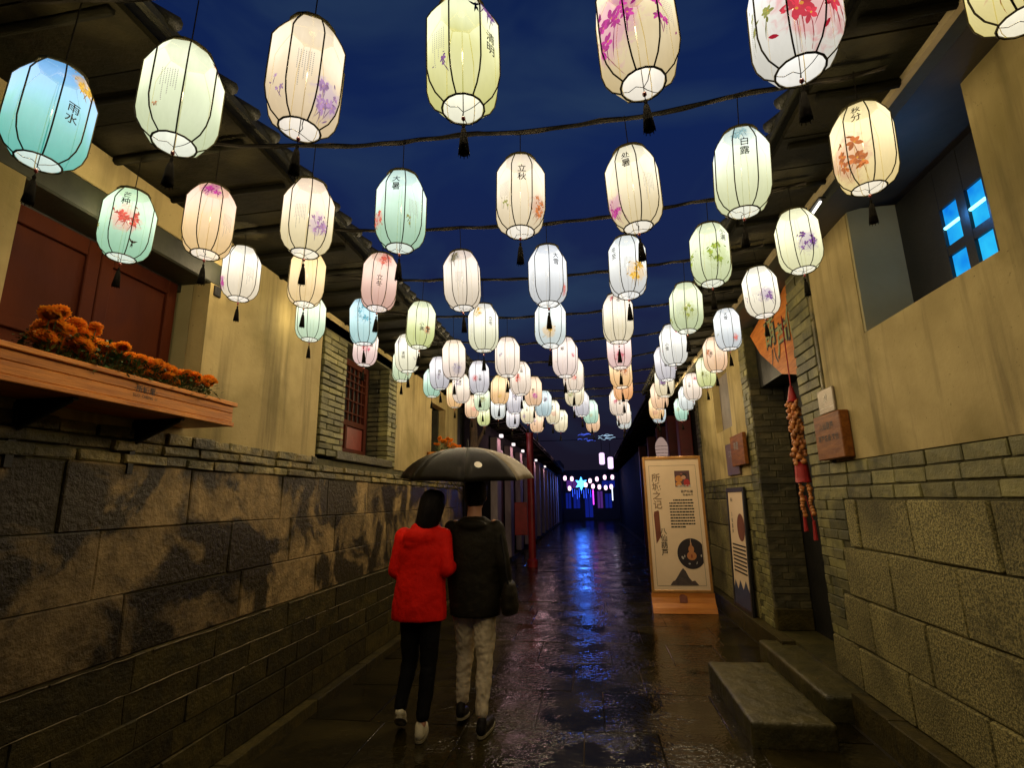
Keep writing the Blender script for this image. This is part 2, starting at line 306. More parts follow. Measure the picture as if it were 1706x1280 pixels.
_glyph = {}
def glyph(ch):
    if ch not in _glyph:
        c = bpy.data.curves.new('g', 'FONT'); c.body = ch; c.resolution_u = 3; c.offset = .011
        o = bpy.data.objects.new('g', c); COL.objects.link(o)
        me = bpy.data.meshes.new_from_object(o.evaluated_get(bpy.context.evaluated_depsgraph_get()))
        vs = [v.co.copy() for v in me.vertices]; fs = [tuple(p.vertices) for p in me.polygons]
        if vs:
            x0 = min(v.x for v in vs); x1 = max(v.x for v in vs); y0 = min(v.y for v in vs); y1 = max(v.y for v in vs)
            cy = .35 if ord(ch) > 0x2000 else .35
            vs = [(v.x-(x0+x1)/2, v.y-cy) for v in vs]
        else: x0 = x1 = 0
        _glyph[ch] = (vs, fs, x1-x0); bpy.data.objects.remove(o); bpy.data.meshes.remove(me); bpy.data.curves.remove(c)
    return _glyph[ch]
def text_flat(s, size, vertical=False, pitch=1.08):
    """2-D triangles of a line of writing, centred"""
    vs = []; fs = []; n = len(s)
    if vertical: pos = [(0, -(i-(n-1)/2)*size*pitch) for i in range(n)]
    else:
        w = [(1.0 if ord(c) > 0x2000 else (glyph(c)[2]+.12 if c != ' ' else .4))*size for c in s]; t = sum(w); x = -t/2; pos = []
        for a in w: pos.append((x+a/2, 0)); x += a
    for c, (px, py) in zip(s, pos):
        if c == ' ': continue
        g, f, _ = glyph(c); b = len(vs)
        k = size*(.95 if ord(c) > 0x2000 else 1)
        vs += [(px+x*k, py+y*k) for x, y in g]; fs += [tuple(b+i for i in q) for q in f]
    return vs, fs
def plane_text(mb, s, size, origin, ux, uz, vertical=False, pitch=1.08, col=None):
    vs, fs = text_flat(s, size, vertical, pitch); o = Vector(origin); ux = Vector(ux); uz = Vector(uz)
    mb.add([o+ux*x+uz*y for x, y in vs], fs, col)

# ---------------------------------------------------------------- ground
street = MB().box(-60, 60, -12, 150, -.3, -.012).obj('street', mat('street_bed', (.03, .025, .018), rough=.3, scale=4, bump=.6), None, kind='structure')
y = -.2; ri = 0
while y < 21:
    x = -2.22; d = R_.choice((.62, .7, .78, .86)); ri += 1
    while x < 1.74:
        w = R_.choice((.5, .62, .74, .86))
        if x+w > 1.5: w = 1.76-x
        o = piece('paving_slab', x+.002, x+w-.002, y+.002, y+d-.002, -.05, R_.uniform(-.003, .003), slabm, street)
        o.rotation_euler = (R_.uniform(-.004, .004), R_.uniform(-.005, .005), 0)
        x += w
    y += d
MB().box(-2.22, 1.76, 21, 60, -.05, -.001).obj('paving_run', slabm, street)
y = -.5
while y < 16:
    l = R_.uniform(.8, 1.2); piece('kerb_stone', -2.36, -2.225, y+.004, y+l-.004, -.05, .075, stone_low, street); y += l

# ---------------------------------------------------------------- left building
LX = -2.36
lb = thing('stone_house', 'long stone and plaster house with red shutters along the left of the lane', 'building', (LX, 0, 0))
lb.location = (0, 0, 0)
MB().box(-2.9, -2.375, -.5, 9.7, -.1, 1.99).obj('wall_core', mortar, lb)
def course(parent, name, X, depth, z0, z1, y0, y1, lens, m, proud=0, gap=.006, jit=.004, side=-1):
    y = y0-R_.uniform(0, .3)*lens[0]
    while y < y1-.02:
        l = R_.uniform(*lens); a = max(y, y0); b = min(y+l, y1)
        if y1-b < .06: b = y1
        if b-a > .05:
            pr = proud+R_.uniform(-jit, jit)
            if side < 0: piece(name, X-depth, X+pr, a+gap, b-gap, z0+gap, z1-gap, m, parent)
            else: piece(name, X-pr, X+depth, a+gap, b-gap, z0+gap, z1-gap, m, parent)
        y += l
for z0, z1, ln, mm, pr in ((1.49, 1.81, (.55, .95), stone_l, 0), (1.165, 1.49, (.6, 1.0), stone_l, 0), (.862, 1.165, (.6, 1.0), stone_l, .002),
                          (.69, .862, (.45, .8), stone_low, .03), (.55, .69, (.35, .6), stone_low, .032), (.41, .55, (.3, .55), stone_low, .034), (.27, .41, (.3, .6), stone_low, .036), (.075, .27, (.4, .7), stone_low, .04)):
    course(lb, 'wall_stone', LX, .1, z0, z1, .3, 9.7, ln, mm, pr, gap=.0025, jit=.003)
glintm = mat('pale_edge_glint', (.17, .13, .05), (.07, .05, .02), rough=.5, scale=7, bump=.8, bscale=30)  # pale strips painting the bright highlight along the wet ledge edges
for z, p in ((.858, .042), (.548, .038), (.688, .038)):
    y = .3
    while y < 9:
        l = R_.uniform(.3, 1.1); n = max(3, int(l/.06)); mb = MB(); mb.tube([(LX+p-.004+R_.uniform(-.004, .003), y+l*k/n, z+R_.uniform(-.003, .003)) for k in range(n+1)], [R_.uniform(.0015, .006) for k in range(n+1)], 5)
        mb.obj('edge_glint', glintm, lb, smooth=True); y += l+R_.choice((.01, .05, .3))
for i, (z0, z1) in enumerate(((1.812, 1.872), (1.875, 1.935), (1.938, 2.0))):
    course(lb, 'brick', LX, .09, z0, z1, .5, 4.3 if i > 1 else 9.7, (.12, .28), brick_worn, .016, gap=.003, jit=.014)
# plaster skin in rectangles round the openings (Y0,Y1,Z0,Z1)
def skin(parent, X, t, rects, m, name='plaster_wall', side=-1):
    mb = MB()
    for y0, y1, z0, z1 in rects: mb.box(X, X+side*t, y0, y1, z0, z1)
    return mb.obj(name, m, parent)
skin(lb, LX, .12, [(-.5, 1.69, 1.99, 3.16), (1.69, 2.83, 1.99, 2.08), (2.83, 4.27, 1.99, 3.16), (-.5, 4.27, 3.16, 3.36),
                   (6.17, 7.66, 1.99, 3.36), (8.45, 9.25, 1.99, 3.36), (7.66, 8.45, 3.1, 3.36), (4.27, 6.17, 3.2, 3.36)], plaster)
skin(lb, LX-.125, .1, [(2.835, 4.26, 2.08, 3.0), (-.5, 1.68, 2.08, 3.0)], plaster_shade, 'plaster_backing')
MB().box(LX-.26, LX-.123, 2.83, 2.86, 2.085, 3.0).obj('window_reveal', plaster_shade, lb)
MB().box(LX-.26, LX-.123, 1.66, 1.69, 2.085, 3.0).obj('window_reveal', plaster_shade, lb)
MB().box(LX-.24, LX+.004, 1.5, 3.05, 3.0, 3.158, ch=.01).obj('lintel', beam, lb)
MB().box(LX-.05, LX+.012, 2.86, 2.92, 2.93, 3.0, ch=.004).obj('beam_end', blackwood, lb)
# big red shutters, two leaves with recessed panels
wl = MB(); wl.box(LX-.26, LX-.21, 1.69, 2.83, 2.08, 2.12); wl.box(LX-.26, LX-.21, 1.69, 2.83, 2.95, 3.0)
win = wl.obj('shutter_window', blackwood, lb, label='dark red double shutters behind the long flower box')
for y0, y1 in ((1.70, 2.265), (2.27, 2.80)):
    leaf = MB().box(LX-.25, LX-.225, y0, y1, 2.09, 2.99).obj('shutter', redwood, win)
    fr = MB()
    for a, b, c, d in ((y0, y0+.075, 2.09, 2.99), (y1-.075, y1, 2.09, 2.99), (y0+.075, y1-.075, 2.09, 2.17), (y0+.075, y1-.075, 2.90, 2.99), (y0+.075, y1-.075, 2.40, 2.46)):
        fr.box(LX-.226, LX-.205, a+.001, b-.001, c, d, ch=.004)
    fr.obj('shutter_frame', redwood, win)
# lattice window with brick piers
for z in range(20):
    z0 = 2.02+z*.058; off = .0 if z % 2 else .13
    for (ya, yb) in ((4.30, 4.76), (5.88, 6.16)):
        y = ya-off
        while y < yb:
            a = max(y, ya); b = min(y+.26, yb)
            if b-a > .03: piece('brick', LX-.11, LX+.012+R_.uniform(-.003, .004), a+.004, b-.004, z0+.003, z0+.055, brick, lb)
            y += .26
for z in range(20):
    z0 = 2.02+z*.058; xs = [(-2.62, -2.49), (-2.49, -2.40)] if z % 2 else [(-2.62, -2.40)]
    for a, b in xs: piece('brick', a+.003, b-.003, 5.89, 5.97, z0+.003, z0+.055, brick_dark, lb)
MB().box(LX-.5, LX-.26, 4.28, 6.16, 1.99, 3.36).box(LX-.26, LX-.0, 4.28, 6.16, 3.18, 3.3).obj('pier_core', mortar, lb)
MB().box(LX-.26, LX+.03, 4.62, 6.02, 2.0, 2.085, ch=.008).obj('stone_sill', slab_dry, lb)
lw = MB().box(LX-.255, LX-.245, 4.77, 5.88, 2.1, 3.18).obj('lattice_window', blackwood, lb, label='red lattice window with two solid panels below')
X0 = LX-.244
fr = MB()
for a, b, c, d in ((4.78, 4.84, 2.10, 3.15), (5.70, 5.77, 2.10, 3.15), (4.84, 5.70, 3.08, 3.15), (4.84, 5.70, 2.42, 2.48), (4.84, 5.70, 2.13, 2.17), (5.235, 5.28, 2.17, 2.42)):
    fr.box(X0, X0+.04, a, b, c, d, ch=.004)
fr.obj('window_frame', redwood, lw)
for a, b in ((4.842, 5.233), (5.282, 5.698)): MB().box(X0, X0+.02, a, b, 2.172, 2.418, ch=.006).obj('solid_panel', redlit, lw)
for i in range(8):
    y = 4.87+i*.108; MB().box(X0+.005, X0+.025, y, y+.018, 2.48, 3.08).obj('lattice_bar', redwood, lw)
for z in (2.56, 2.70, 2.84, 2.92, 3.0): MB().box(X0+.012, X0+.03, 4.84, 5.70, z, z+.016).obj('lattice_bar', redwood, lw)
for i in range(3):
    y = 4.985+i*.108; MB().box(X0, X0+.004, y, y+.010, 2.5, 2.78).obj('light_slit', emat('slit_light%d' % i, (.8, .75, .65), .8), lw)
# passage with red door beyond
dr = MB().box(LX-.3, LX-.25, 7.66, 8.45, 1.99, 3.1).obj('red_door', red_dark, lb)
for a in (7.662, 8.41): MB().box(LX-.3, LX-.124, a, a+.04, 1.992, 3.1).obj('door_jamb', beam, lb)
for a in (7.78, 8.08): MB().box(LX-.249, LX-.235, a, a+.2, 2.05, 2.9, ch=.004).obj('door_panel', redwood, dr)
MB().box(LX-.6, LX-.31, -.5, 9.7, 1.99, 3.36).obj('inner_wall', blackwood, lb)
MB().box(LX-.5, LX-.02, 9.25, 9.7, 1.99, 3.36).obj('corner_post', beam, lb)

# ---------------------------------------------------------------- eaves (rafters, boards and tiles)
def eave(name, label, xe, ze, xw, zw, y0, y1, tiles=True):
    t = thing(name, label, 'roof')
    sg = 1 if xe > xw else -1
    def zat(x): return ze+(zw-ze)*(x-xe)/(xw-xe)
    y = y0
    while y < y1:
        w = R_.uniform(.22, .34); mb = MB(); h = R_.uniform(0, .012); a, b = y+.004, min(y+w, y1)-.004
        xa, xb = xe-sg*R_.uniform(0, .03), xw
        mb.add([(xa, a, zat(xa)+h), (xb, a, zat(xb)+h), (xb, b, zat(xb)+h), (xa, b, zat(xa)+h), (xa, a, zat(xa)+h+.03), (xb, a, zat(xb)+h+.03), (xb, b, zat(xb)+h+.03), (xa, b, zat(xa)+h+.03)],
               [(0, 1, 2, 3), (4, 7, 6, 5), (0, 4, 5, 1), (1, 5, 6, 2), (2, 6, 7, 3), (3, 7, 4, 0)])
        mb.obj('eave_board', board_dk, t); y += w
    y = y0+.1
    while y < y1:
        r = R_.uniform(.015, .022); mb = MB(); xa = xe-sg*.05; p = []
        for k in range(4):
            x = xa+(xw-xa)*k/3; p.append((x, y+R_.uniform(-.008, .008), zat(x)-r+.008))
        mb.tube(p, r, 7); mb.obj('rafter', timber_dk, t, smooth=True); y += R_.uniform(.34, .42)
    mb = MB(); mb.add([(xe+sg*.04, y0, ze+.045), (xw-sg*1.2, y0, zw+.9), (xw-sg*1.2, y1, zw+.9), (xe+sg*.04, y1, ze+.045), (xe+sg*.04, y0, ze+.08), (xw-sg*1.2, y0, zw+.96), (xw-sg*1.2, y1, zw+.96), (xe+sg*.04, y1, ze+.08)],
           [(0, 1, 2, 3), (4, 7, 6, 5), (0, 4, 5, 1), (1, 5, 6, 2), (2, 6, 7, 3), (3, 7, 4, 0)]); mb.obj('roof_deck', tile, t)
    if tiles:
        y = y0+.06
        base = MB().tube([(0, 0, 0), (-.35*sg, 0, .26)], .03, 8).mesh('roof_tile', tile, True)
        while y < min(y1, y0+24):
            link('roof_tile', base, t, (xe+sg*.06, y, ze+.085)); y += .17
    return t
el = eave('left_eave', 'broad timber eave with round rafters over the stone house', -1.6, 3.385, -2.42, 3.365, -.6, 9.75)
er = eave('right_eave', 'tiled timber eave over the plaster wall with the blue lit window', 1.05, 3.375, 1.44, 3.40, -.6, 9.6)
MB().box(1.44, 1.47, -.6, 9.6, 3.375, 3.48).obj('edge_strip', beam_edge, er)
MB().box(1.472, 1.60, -.6, 9.6, 3.44, 3.56, ch=.01).obj('long_beam', beam, er)
MB().add([(1.60, -.6, 3.50), (2.4, -.6, 3.70), (2.4, 9.6, 3.70), (1.60, 9.6, 3.50), (1.60, -.6, 3.54), (2.4, -.6, 3.74), (2.4, 9.6, 3.74), (1.60, 9.6, 3.54)],
         [(0, 1, 2, 3), (4, 7, 6, 5), (0, 4, 5, 1), (1, 5, 6, 2), (2, 6, 7, 3), (3, 7, 4, 0)]).obj('soffit', mat('dark_soffit', (.06, .05, .035), (.035, .03, .022), rough=.6, scale=4, bump=.3), er)
MB().box(1.52, 1.60, 3.72, 4.0, 3.36, 3.44, ch=.006).obj('bracket_block', beam, er)

# ---------------------------------------------------------------- right building
RX = 1.9
rb = thing('plaster_house', 'plaster and granite house with a deep brick doorway at the right', 'building')
MB().box(RX+.012, RX+.38, -.6, 4.9, 0, 1.86).obj('wall_core', mortar, rb)
skin(rb, RX, .37, [(-.6, 4.42, 1.852, 2.68), (3.73, 4.42, 2.68, 3.62), (-.6, 2.5, 2.68, 3.72)], plaster, side=1)
MB().box(RX+.37, RX+.378, -.6, 4.42, 1.86, 3.6).obj('window_back', blackwood, rb)
# window recess with cross bars and blue lit panes
bw = MB().box(RX+.40, RX+.43, 2.45, 3.78, 2.6, 3.6).obj('blue_window', blackwood, rb)
blue_glass = emat('blue_lit_glass', (.006, .25, .80), 1.0)
def pane_mat():
    m = bpy.data.materials.new('blue_lit_pane'); m.use_nodes = True; nt = m.node_tree; nt.nodes.clear()
    o = N(nt, 'ShaderNodeOutputMaterial'); em = N(nt, 'ShaderNodeEmission'); g = N(nt, 'ShaderNodeNewGeometry')
    n = N(nt, 'ShaderNodeTexNoise', i_Scale=5.0, i_Detail=5.0); nt.links.new(g.outputs['Position'], n.inputs[0])
    c = N(nt, 'ShaderNodeValToRGB'); c.color_ramp.elements[0].position = .3; c.color_ramp.elements[0].color = (.004, .20, .80, 1); c.color_ramp.elements[1].position = .75; c.color_ramp.elements[1].color = (.03, .60, 1, 1)
    nt.links.new(n.outputs[0], c.inputs[0]); nt.links.new(c.outputs[0], em.inputs[0]); nt.links.new(em.outputs[0], o.inputs[0]); em.inputs[1].default_value = 1.0; return m
pm = pane_mat(); tube_blue = emat('lamp_tube_blue', (.25, .8, 1), 3.0)
XW = RX+.345
for y0, y1, z0, z1 in ((2.94, 3.08, 2.80, 3.01), (3.15, 3.30, 2.80, 3.01), (2.94, 3.08, 3.07, 3.32), (3.15, 3.30, 3.07, 3.32)):
    MB().box(XW, XW+.012, y0, y1, z0, z1).obj('window_pane', pm, bw)
for y0, y1 in ((2.95, 3.07), (3.16, 3.29)): MB().tube([(XW-.012, y0, 3.19), (XW-.012, y1, 3.19)], .010, 8).obj('lamp_tube', tube_blue, bw)
bars = MB(); bars.box(XW-.02, XW+.02, 2.5, 2.94, 2.69, 3.6); bars.box(XW-.02, XW+.02, 3.08, 3.15, 2.69, 3.6); bars.box(XW-.02, XW+.02, 3.30, 3.70, 2.69, 3.6)
bars.box(XW-.018, XW+.018, 2.94, 3.08, 3.01, 3.07); bars.box(XW-.018, XW+.018, 3.15, 3.30, 3.01, 3.07)
for a, b in ((2.94, 3.08), (3.15, 3.30)): bars.box(XW-.018, XW+.018, a, b, 2.69, 2.80); bars.box(XW-.018, XW+.018, a, b, 3.32, 3.6)
bars.obj('window_bars', blackwood, bw)
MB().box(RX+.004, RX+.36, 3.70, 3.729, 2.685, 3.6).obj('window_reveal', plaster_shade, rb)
# granite blocks
def blocks(z0, z1, ys, n='granite_block'):
    for i in range(len(ys)-1):
        a, b = ys[i], ys[i+1]; pr = R_.uniform(0, .012)
        piece(n, RX-pr, RX+.12, min(a, b)+.005, max(a, b)-.005, z0+.004, z1-.004, stone_r, rb)
blocks(1.22, 1.57, [4.38, 4.23, 3.57, 2.89, 2.2, 1.5, .8, .1])
blocks(.86, 1.22, [4.50, 3.88, 3.22, 2.5, 1.8, 1.1, .4])
blocks(.51, .86, [4.62, 4.24, 3.60, 2.85, 2.1, 1.4, .7])
blocks(.2, .51, [4.93, 4.5, 3.88, 3.2, 2.4, 1.6, .8])
for i, (z0, z1) in enumerate(((1.572, 1.663), (1.666, 1.757), (1.760, 1.851))):
    course(rb, 'brick', RX, .1, z0, z1, .4, 4.93, (.27, .34), brick, 0, gap=.005, jit=.005, side=1)
# jamb bricks, narrow pier at the doorway
z = .51; i = 0
while z < 1.56:
    y0 = 4.40 if z > 1.22 else (4.52 if z > .86 else 4.64); y = y0
    seq = (.3, .24) if i % 2 else (.17, .26, .14)
    for l in seq:
        b = min(y+l, 4.93)
        if b-y > .04: piece('brick', RX-R_.uniform(0, .006), RX+.1, y+.004, b-.004, z+.004, z+.072, brick, rb)
        y = b
    z += .075; i += 1
z = 1.855; i = 0
while z < 3.58:
    y = 4.50
    for l in ((.43,) if i % 2 else (.2, .23)):
        piece('brick', RX-R_.uniform(.002, .010), RX+.1, y+.004, y+l-.004, z+.004, z+.084, brick, rb); y += l
    z += .088; i += 1
MB().box(RX+.01, RX+.38, 4.42, 4.92, 1.852, 3.62).obj('pier_core', mortar, rb)
z = 1.9
while z < 3.5:
    h = R_.uniform(.25, .45); piece('edge_render', RX-.006, RX+.02, 4.43, 4.49, z, z+h-.01, brick_worn, rb); z += h
# doorway: far brick reveal, black door, threshold
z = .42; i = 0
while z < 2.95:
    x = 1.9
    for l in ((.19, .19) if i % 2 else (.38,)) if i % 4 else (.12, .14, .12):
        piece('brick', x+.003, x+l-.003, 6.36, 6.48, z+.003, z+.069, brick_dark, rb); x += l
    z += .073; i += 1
MB().box(1.9, 2.28, 6.34, 6.46, .2, .42, ch=.01).obj('pier_footing', stone_low, rb)
MB().box(1.905, 2.28, 6.37, 6.6, .2, 3.6).obj('pier_core', mortar, rb)
z = 1.85; i = 0
while z < 3.5:
    y = 6.37
    for l in ((.26,) if i % 2 else (.12, .14)): piece('brick', RX-R_.uniform(.002, .008), RX+.05, y+.003, y+l-.003, z+.003, z+.069, brick, rb); y += l
    z += .073; i += 1
MB().box(2.284, 2.5, 4.9, 6.9, .15, 3.9).obj('door', blackwood, rb)
MB().box(2.262, 2.282, 5.1, 5.72, .22, 2.7, ch=.004).obj('door_leaf', MATS['dark_beam'], rb)
MB().box(2.02, 2.28, 4.93, 6.36, 2.84, 3.7).obj('lintel', blackwood, rb)
MB().box(1.92, 2.4, 4.6, 6.4, -.05, .20).obj('doorway_floor', slab_dry, rb)
# second stretch of wall: bricks, stones, plaster, little window
MB().box(RX+.012, RX+.4, 6.6, 9.5, 0, 1.84).obj('wall_core', mortar, rb)
skin(rb, RX, .2, [(6.64, 7.25, 1.852, 3.62), (7.25, 8.15, 1.852, 2.52), (8.15, 9.25, 1.852, 3.62), (7.25, 8.15, 3.35, 3.62)], plaster, side=1)
MB().box(RX+.1, RX+.14, 7.25, 8.15, 2.52, 3.35).obj('small_window', mat('grey_shutter', (.22, .19, .17), rough=.7, scale=4, bump=.1), rb)
for i in range(3): course(rb, 'brick', RX, .1, 1.572+i*.094, 1.663+i*.094, 6.4, 9.4, (.26, .32), brick, .0, gap=.004, jit=.004, side=1)
z = .2; i = 0
while z < 1.56:
    for l0, l1 in ((6.40, 6.66), (6.66, 6.86)) if i % 2 else ((6.40, 6.52), (6.52, 6.76)):
        piece('brick', RX-R_.uniform(0, .006), RX+.1, l0+.003, l1-.003, z+.003, z+.073, brick, rb)
    z += .077; i += 1
for z0, z1, ys in ((1.2, 1.57, (6.8, 7.6, 8.4, 9.3)), (.85, 1.2, (6.9, 7.3, 8.1, 8.9, 9.3)), (.5, .85, (6.8, 7.5, 8.3, 9.3)), (.2, .5, (6.9, 7.7, 8.6, 9.3))): blocks(z0, z1, ys)
z = .2
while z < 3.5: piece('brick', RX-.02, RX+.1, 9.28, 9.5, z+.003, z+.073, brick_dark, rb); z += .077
# plinth, threshold, loose step
y = -.4
while y < 9.4:
    l = R_.uniform(.9, 1.4)
    if not (4.3 < y+l/2 < 6.2) : piece('plinth_stone', 1.79, 1.93, y+.004, y+l-.004, -.05, .2+R_.uniform(-.004, .004), stone_low, rb)
    y += l
piece('plinth_stone', 1.79, 1.93, 4.0, 4.49, -.05, .2, stone_low, rb); piece('plinth_stone', 1.79, 1.93, 6.11, 6.8, -.05, .2, stone_low, rb)
STEP = dict(label='rough wet stone step block before the right doorway', category='step')
STEPBOX = ((.97, 1.50, 4.02, 5.36, -.03, .155), (1.62, 1.96, 4.5, 6.1, -.05, .17))

# ---------------------------------------------------------------- signs at the right
ps = thing('shop_sign', 'orange carved wooden shop sign over the brick doorway', 'sign')
mb = MB(); pts = [(6.28, 3.46), (6.0, 3.16), (5.45, 2.80), (5.05, 2.70), (4.72, 2.80), (4.62, 3.10), (4.68, 3.45), (4.80, 3.60), (5.05, 3.62), (5.3, 3.52), (5.75, 3.56)]
n = len(pts); x0 = 1.955; x1 = 1.99
mb.add([(x0, a, b) for a, b in pts]+[(x1, a, b) for a, b in pts], [tuple(range(n)), tuple(range(n, 2*n))[::-1]]+[(i, i+n, (i+1) % n+n, (i+1) % n) for i in range(n)])
mb.obj('board', signwood, ps)
mb = MB()
for ch, yy, zz, sz in (('葫', 5.62, 3.28, .34), ('芦', 5.30, 3.12, .36), ('八', 5.58, 3.02, .2), ('仙', 5.02, 3.22, .36)): plane_text(mb, ch, sz*1.12, (x0-.004, yy, zz), (0, -1, 0), (0, 0, 1))
mb.obj('lettering', inkm, ps)
mb = MB()
for ch, yy, zz, sz in (('葫', 5.62, 3.28, .34), ('芦', 5.30, 3.12, .36), ('仙', 5.02, 3.22, .36)): plane_text(mb, ch, sz*.95, (x0-.008, yy+.008, zz+.008), (0, -1, 0), (0, 0, 1))
mb.obj('lettering_fill', mat('sage_paint', (.28, .30, .13), rough=.6, scale=9, bump=0), ps)
pl = thing('metal_plaque', 'small pewter plaque fixed above the wooden name board', 'plaque')
MB().box(RX-.022, RX, 4.27, 4.54, 2.235, 2.43, ch=.006).obj('plate', greyplaque, pl)
mb = MB(); plane_text(mb, '文', .08, (RX-.024, 4.40, 2.35), (0, -1, 0), (0, 0, 1)); mb.box(RX-.0235, RX-.022, 4.29, 4.52, 2.275, 2.28); mb.obj('emblem', whitem, pl)
pw = thing('wooden_board_sign', 'thick brown wooden name board by the doorway bricks', 'sign')
MB().box(RX-.075, RX-.004, 4.10, 4.55, 1.87, 2.215, ch=.006).obj('board', plaquewood, pw)
mb = MB(); plane_text(mb, '八仙葫芦', .062, (RX-.078, 4.33, 2.12), (0, -1, 0), (0, 0, 1)); mb.obj('lettering', inkm, pw); mb = MB(); plane_text(mb, '葫芦烙画·文创', .056, (RX-.078, 4.32, 2.03), (0, -1, 0), (0, 0, 1)); mb.obj('lettering', inkm, pw)
pb = thing('paired_boards', 'two overlapping brown boards with pale lettering on the plaster', 'sign')
MB().box(RX-.03, RX-.002, 7.02, 7.62, 1.88, 2.30, ch=.004).obj('lower_board', mat('dull_board', (.12, .07, .045), (.07, .04, .03), rough=.4, scale=4, bump=.1), pb)
MB().box(RX-.075, RX-.032, 6.58, 7.16, 1.98, 2.36, ch=.004).obj('upper_board', plaquewood, pb)
mb = MB(); plane_text(mb, '非遗', .11, (RX-.078, 6.9, 2.22), (0, -1, 0), (0, 0, 1)); plane_text(mb, '工坊', .10, (RX-.033, 7.38, 2.16), (0, -1, 0), (0, 0, 1)); mb.obj('lettering', mat('pale_letter', (.3, .3, .28), rough=.5, scale=4, bump=0), pb)
# framed board leaning on the wall
fb = thing('framed_board', 'tall black framed information board leaning on the right wall', 'sign', (1.845, 7.35, .2)); fb.rotation_euler = (0, rad(1.6), 0)
w, h = .42, 1.52
mb = MB(); mb.box(-.03, 0, -w, -w+.06, 0, h, ch=.005); mb.box(-.03, 0, w-.06, w, 0, h, ch=.005); mb.box(-.03, 0, -w+.06, w-.06, 0, .06, ch=.005); mb.box(-.03, 0, -w+.06, w-.06, h-.06, h, ch=.005); mb.obj('frame', blackwood, fb)
MB().box(-.02, -.004, -w+.06, w-.06, .06, h-.06).obj('sheet', paper, fb)
mb = MB(); n = 24; mb.add([(-.0225, .17*cos(2*pi*i/n)-.17, 1.02+.17*sin(2*pi*i/n)) for i in range(n)], [tuple(range(n))[::-1]]); mb.obj('round_picture', brownprint, fb)
mb = MB(); plane_text(mb, '所城', .06, (-.0225, .2, 1.36), (0, -1, 0), (0, 0, 1)); plane_text(mb, '八仙葫芦', .07, (-.0225, .22, 1.06), (0, -1, 0), (0, 0, 1), True)
lmb = mb; lmb.obj('lettering', inkm, fb); mb = MB()
for r in range(8):
    yy = .29
    while yy > -.28:
        l = R_.uniform(.02, .05); mb.box(-.0225, -.021, yy, yy-l, .78-r*.047, .80-r*.047); yy -= l+.008
mb.obj('small_print', inkm, fb, kind='stuff')
mb = MB(); mb.add([(-.023, -.36, .06), (-.023, .36, .06), (-.023, .36, .22), (-.023, .28, .34), (-.023, .16, .24), (-.023, .05, .36), (-.023, -.08, .26), (-.023, -.2, .38), (-.023, -.36, .24)], [tuple(range(9))]); mb.obj('ink_mountains', navym, fb)

# roll-up poster stand
po = thing('poster_stand', 'tall gold framed gourd poster stand on the wet paving', 'poster stand', (1.235, 8.25, 0)); po.rotation_euler = (rad(-2.0), 0, rad(1))
w, h = .43, 2.22
mb = MB()
for a, b, c, d in ((-w, -w+.035, .26, h), (w-.035, w, .26, h), (-w+.035, w-.035, h-.045, h), (-w+.035, w-.035, .26, .30)): mb.box(a, b, -.025, .02, c, d, ch=.005)
mb.obj('frame', goldm, po)
MB().box(-w+.035, w-.035, -.012, .006, .30, h-.045).obj('sheet', paper, po)
mb = MB()
prof = [(-.02, .26), (-.024, .20), (-.05, .13), (-.10, .07), (-.13, .0), (.06, .0), (.06, .26)]
n = len(prof); mb.add([(-w-.01, a, b) for a, b in prof]+[(w+.01, a, b) for a, b in prof], [tuple(range(n)), tuple(range(n, 2*n))[::-1]]+[(i, i+n, (i+1) % n+n, (i+1) % n) for i in range(n)])
mb.obj('base_apron', mat('glossy_orange', (.55, .21, .04), (.42, .14, .025), rough=.22, scale=4, bump=.05, stretch=(.6, 5, 5), coat=.5), po)
mb = MB(); mb.add([(-.055, -.055, .135), (.055, -.055, .135), (.055, -.03, .22), (.02, -.0295, .24), (-.03, -.0295, .245), (-.055, -.03, .215)], [(0, 1, 2, 3, 4, 5)]); mb.obj('seal_mark', brownprint, po)
F = -.0145
ln = MB()
def line(x0, x1, z0, z1, c=None): ln.box(x0, x1, F, F+.002, z0, z1)
for a, b, c, d in ((-.345, -.342, .36, 2.08), (.342, .345, .36, 2.08), (-.345, .345, 2.08, 2.083), (-.345, .345, .357, .36)): line(a, b, c, d)
plane_text(ln, '八仙葫芦', .105, (-.20, F-.001, .97), (1, 0, 0), (0, 0, 1), True, .95)
for r in range(10):
    x = -.08 if r else -.02
    while x < (.25 if r < 9 else .08):
        l = R_.uniform(.012, .05); line(x, min(x+l, .27), 1.555-r*.043, 1.575-r*.043); x += l+.006
plane_text(ln, '葫芦烙画', .045, (.19, F-.001, 1.69), (1, 0, 0), (0, 0, 1)); plane_text(ln, '非遗传承', .038, (.2, F-.001, 1.64), (1, 0, 0), (0, 0, 1))
ln.obj('lettering', inkm, po)
mb = MB(); plane_text(mb, '所城之记', .14, (-.25, F-.001, 1.70), (1, 0, 0), (0, 0, 1), True, .95); mb.obj('title_calligraphy', mat('tan_ink', (.30, .19, .10), rough=.6, scale=4, bump=0), po)
mb = MB(); mb.add([(-.32, F, 1.35), (-.31, F, 1.40), (-.25, F, 1.42), (-.24, F, 1.40), (-.235, F, 1.05), (-.31, F, .94)], [(5, 4, 3, 2, 1, 0)]); mb.obj('ribbon_print', brownprint, po)
ph = MB(); ph.box(.03, .25, F, F+.002, 1.76, 2.0, col=(.10, .045, .05)); 
def ell(mb, cx, cz, rx, rz, col, y, n=18, rot=0): mb.add([(cx+rx*cos(2*pi*i/n)*cos(rot)-rz*sin(2*pi*i/n)*sin(rot), y, cz+rx*cos(2*pi*i/n)*sin(rot)+rz*sin(2*pi*i/n)*cos(rot)) for i in range(n)], [tuple(range(n))], col)
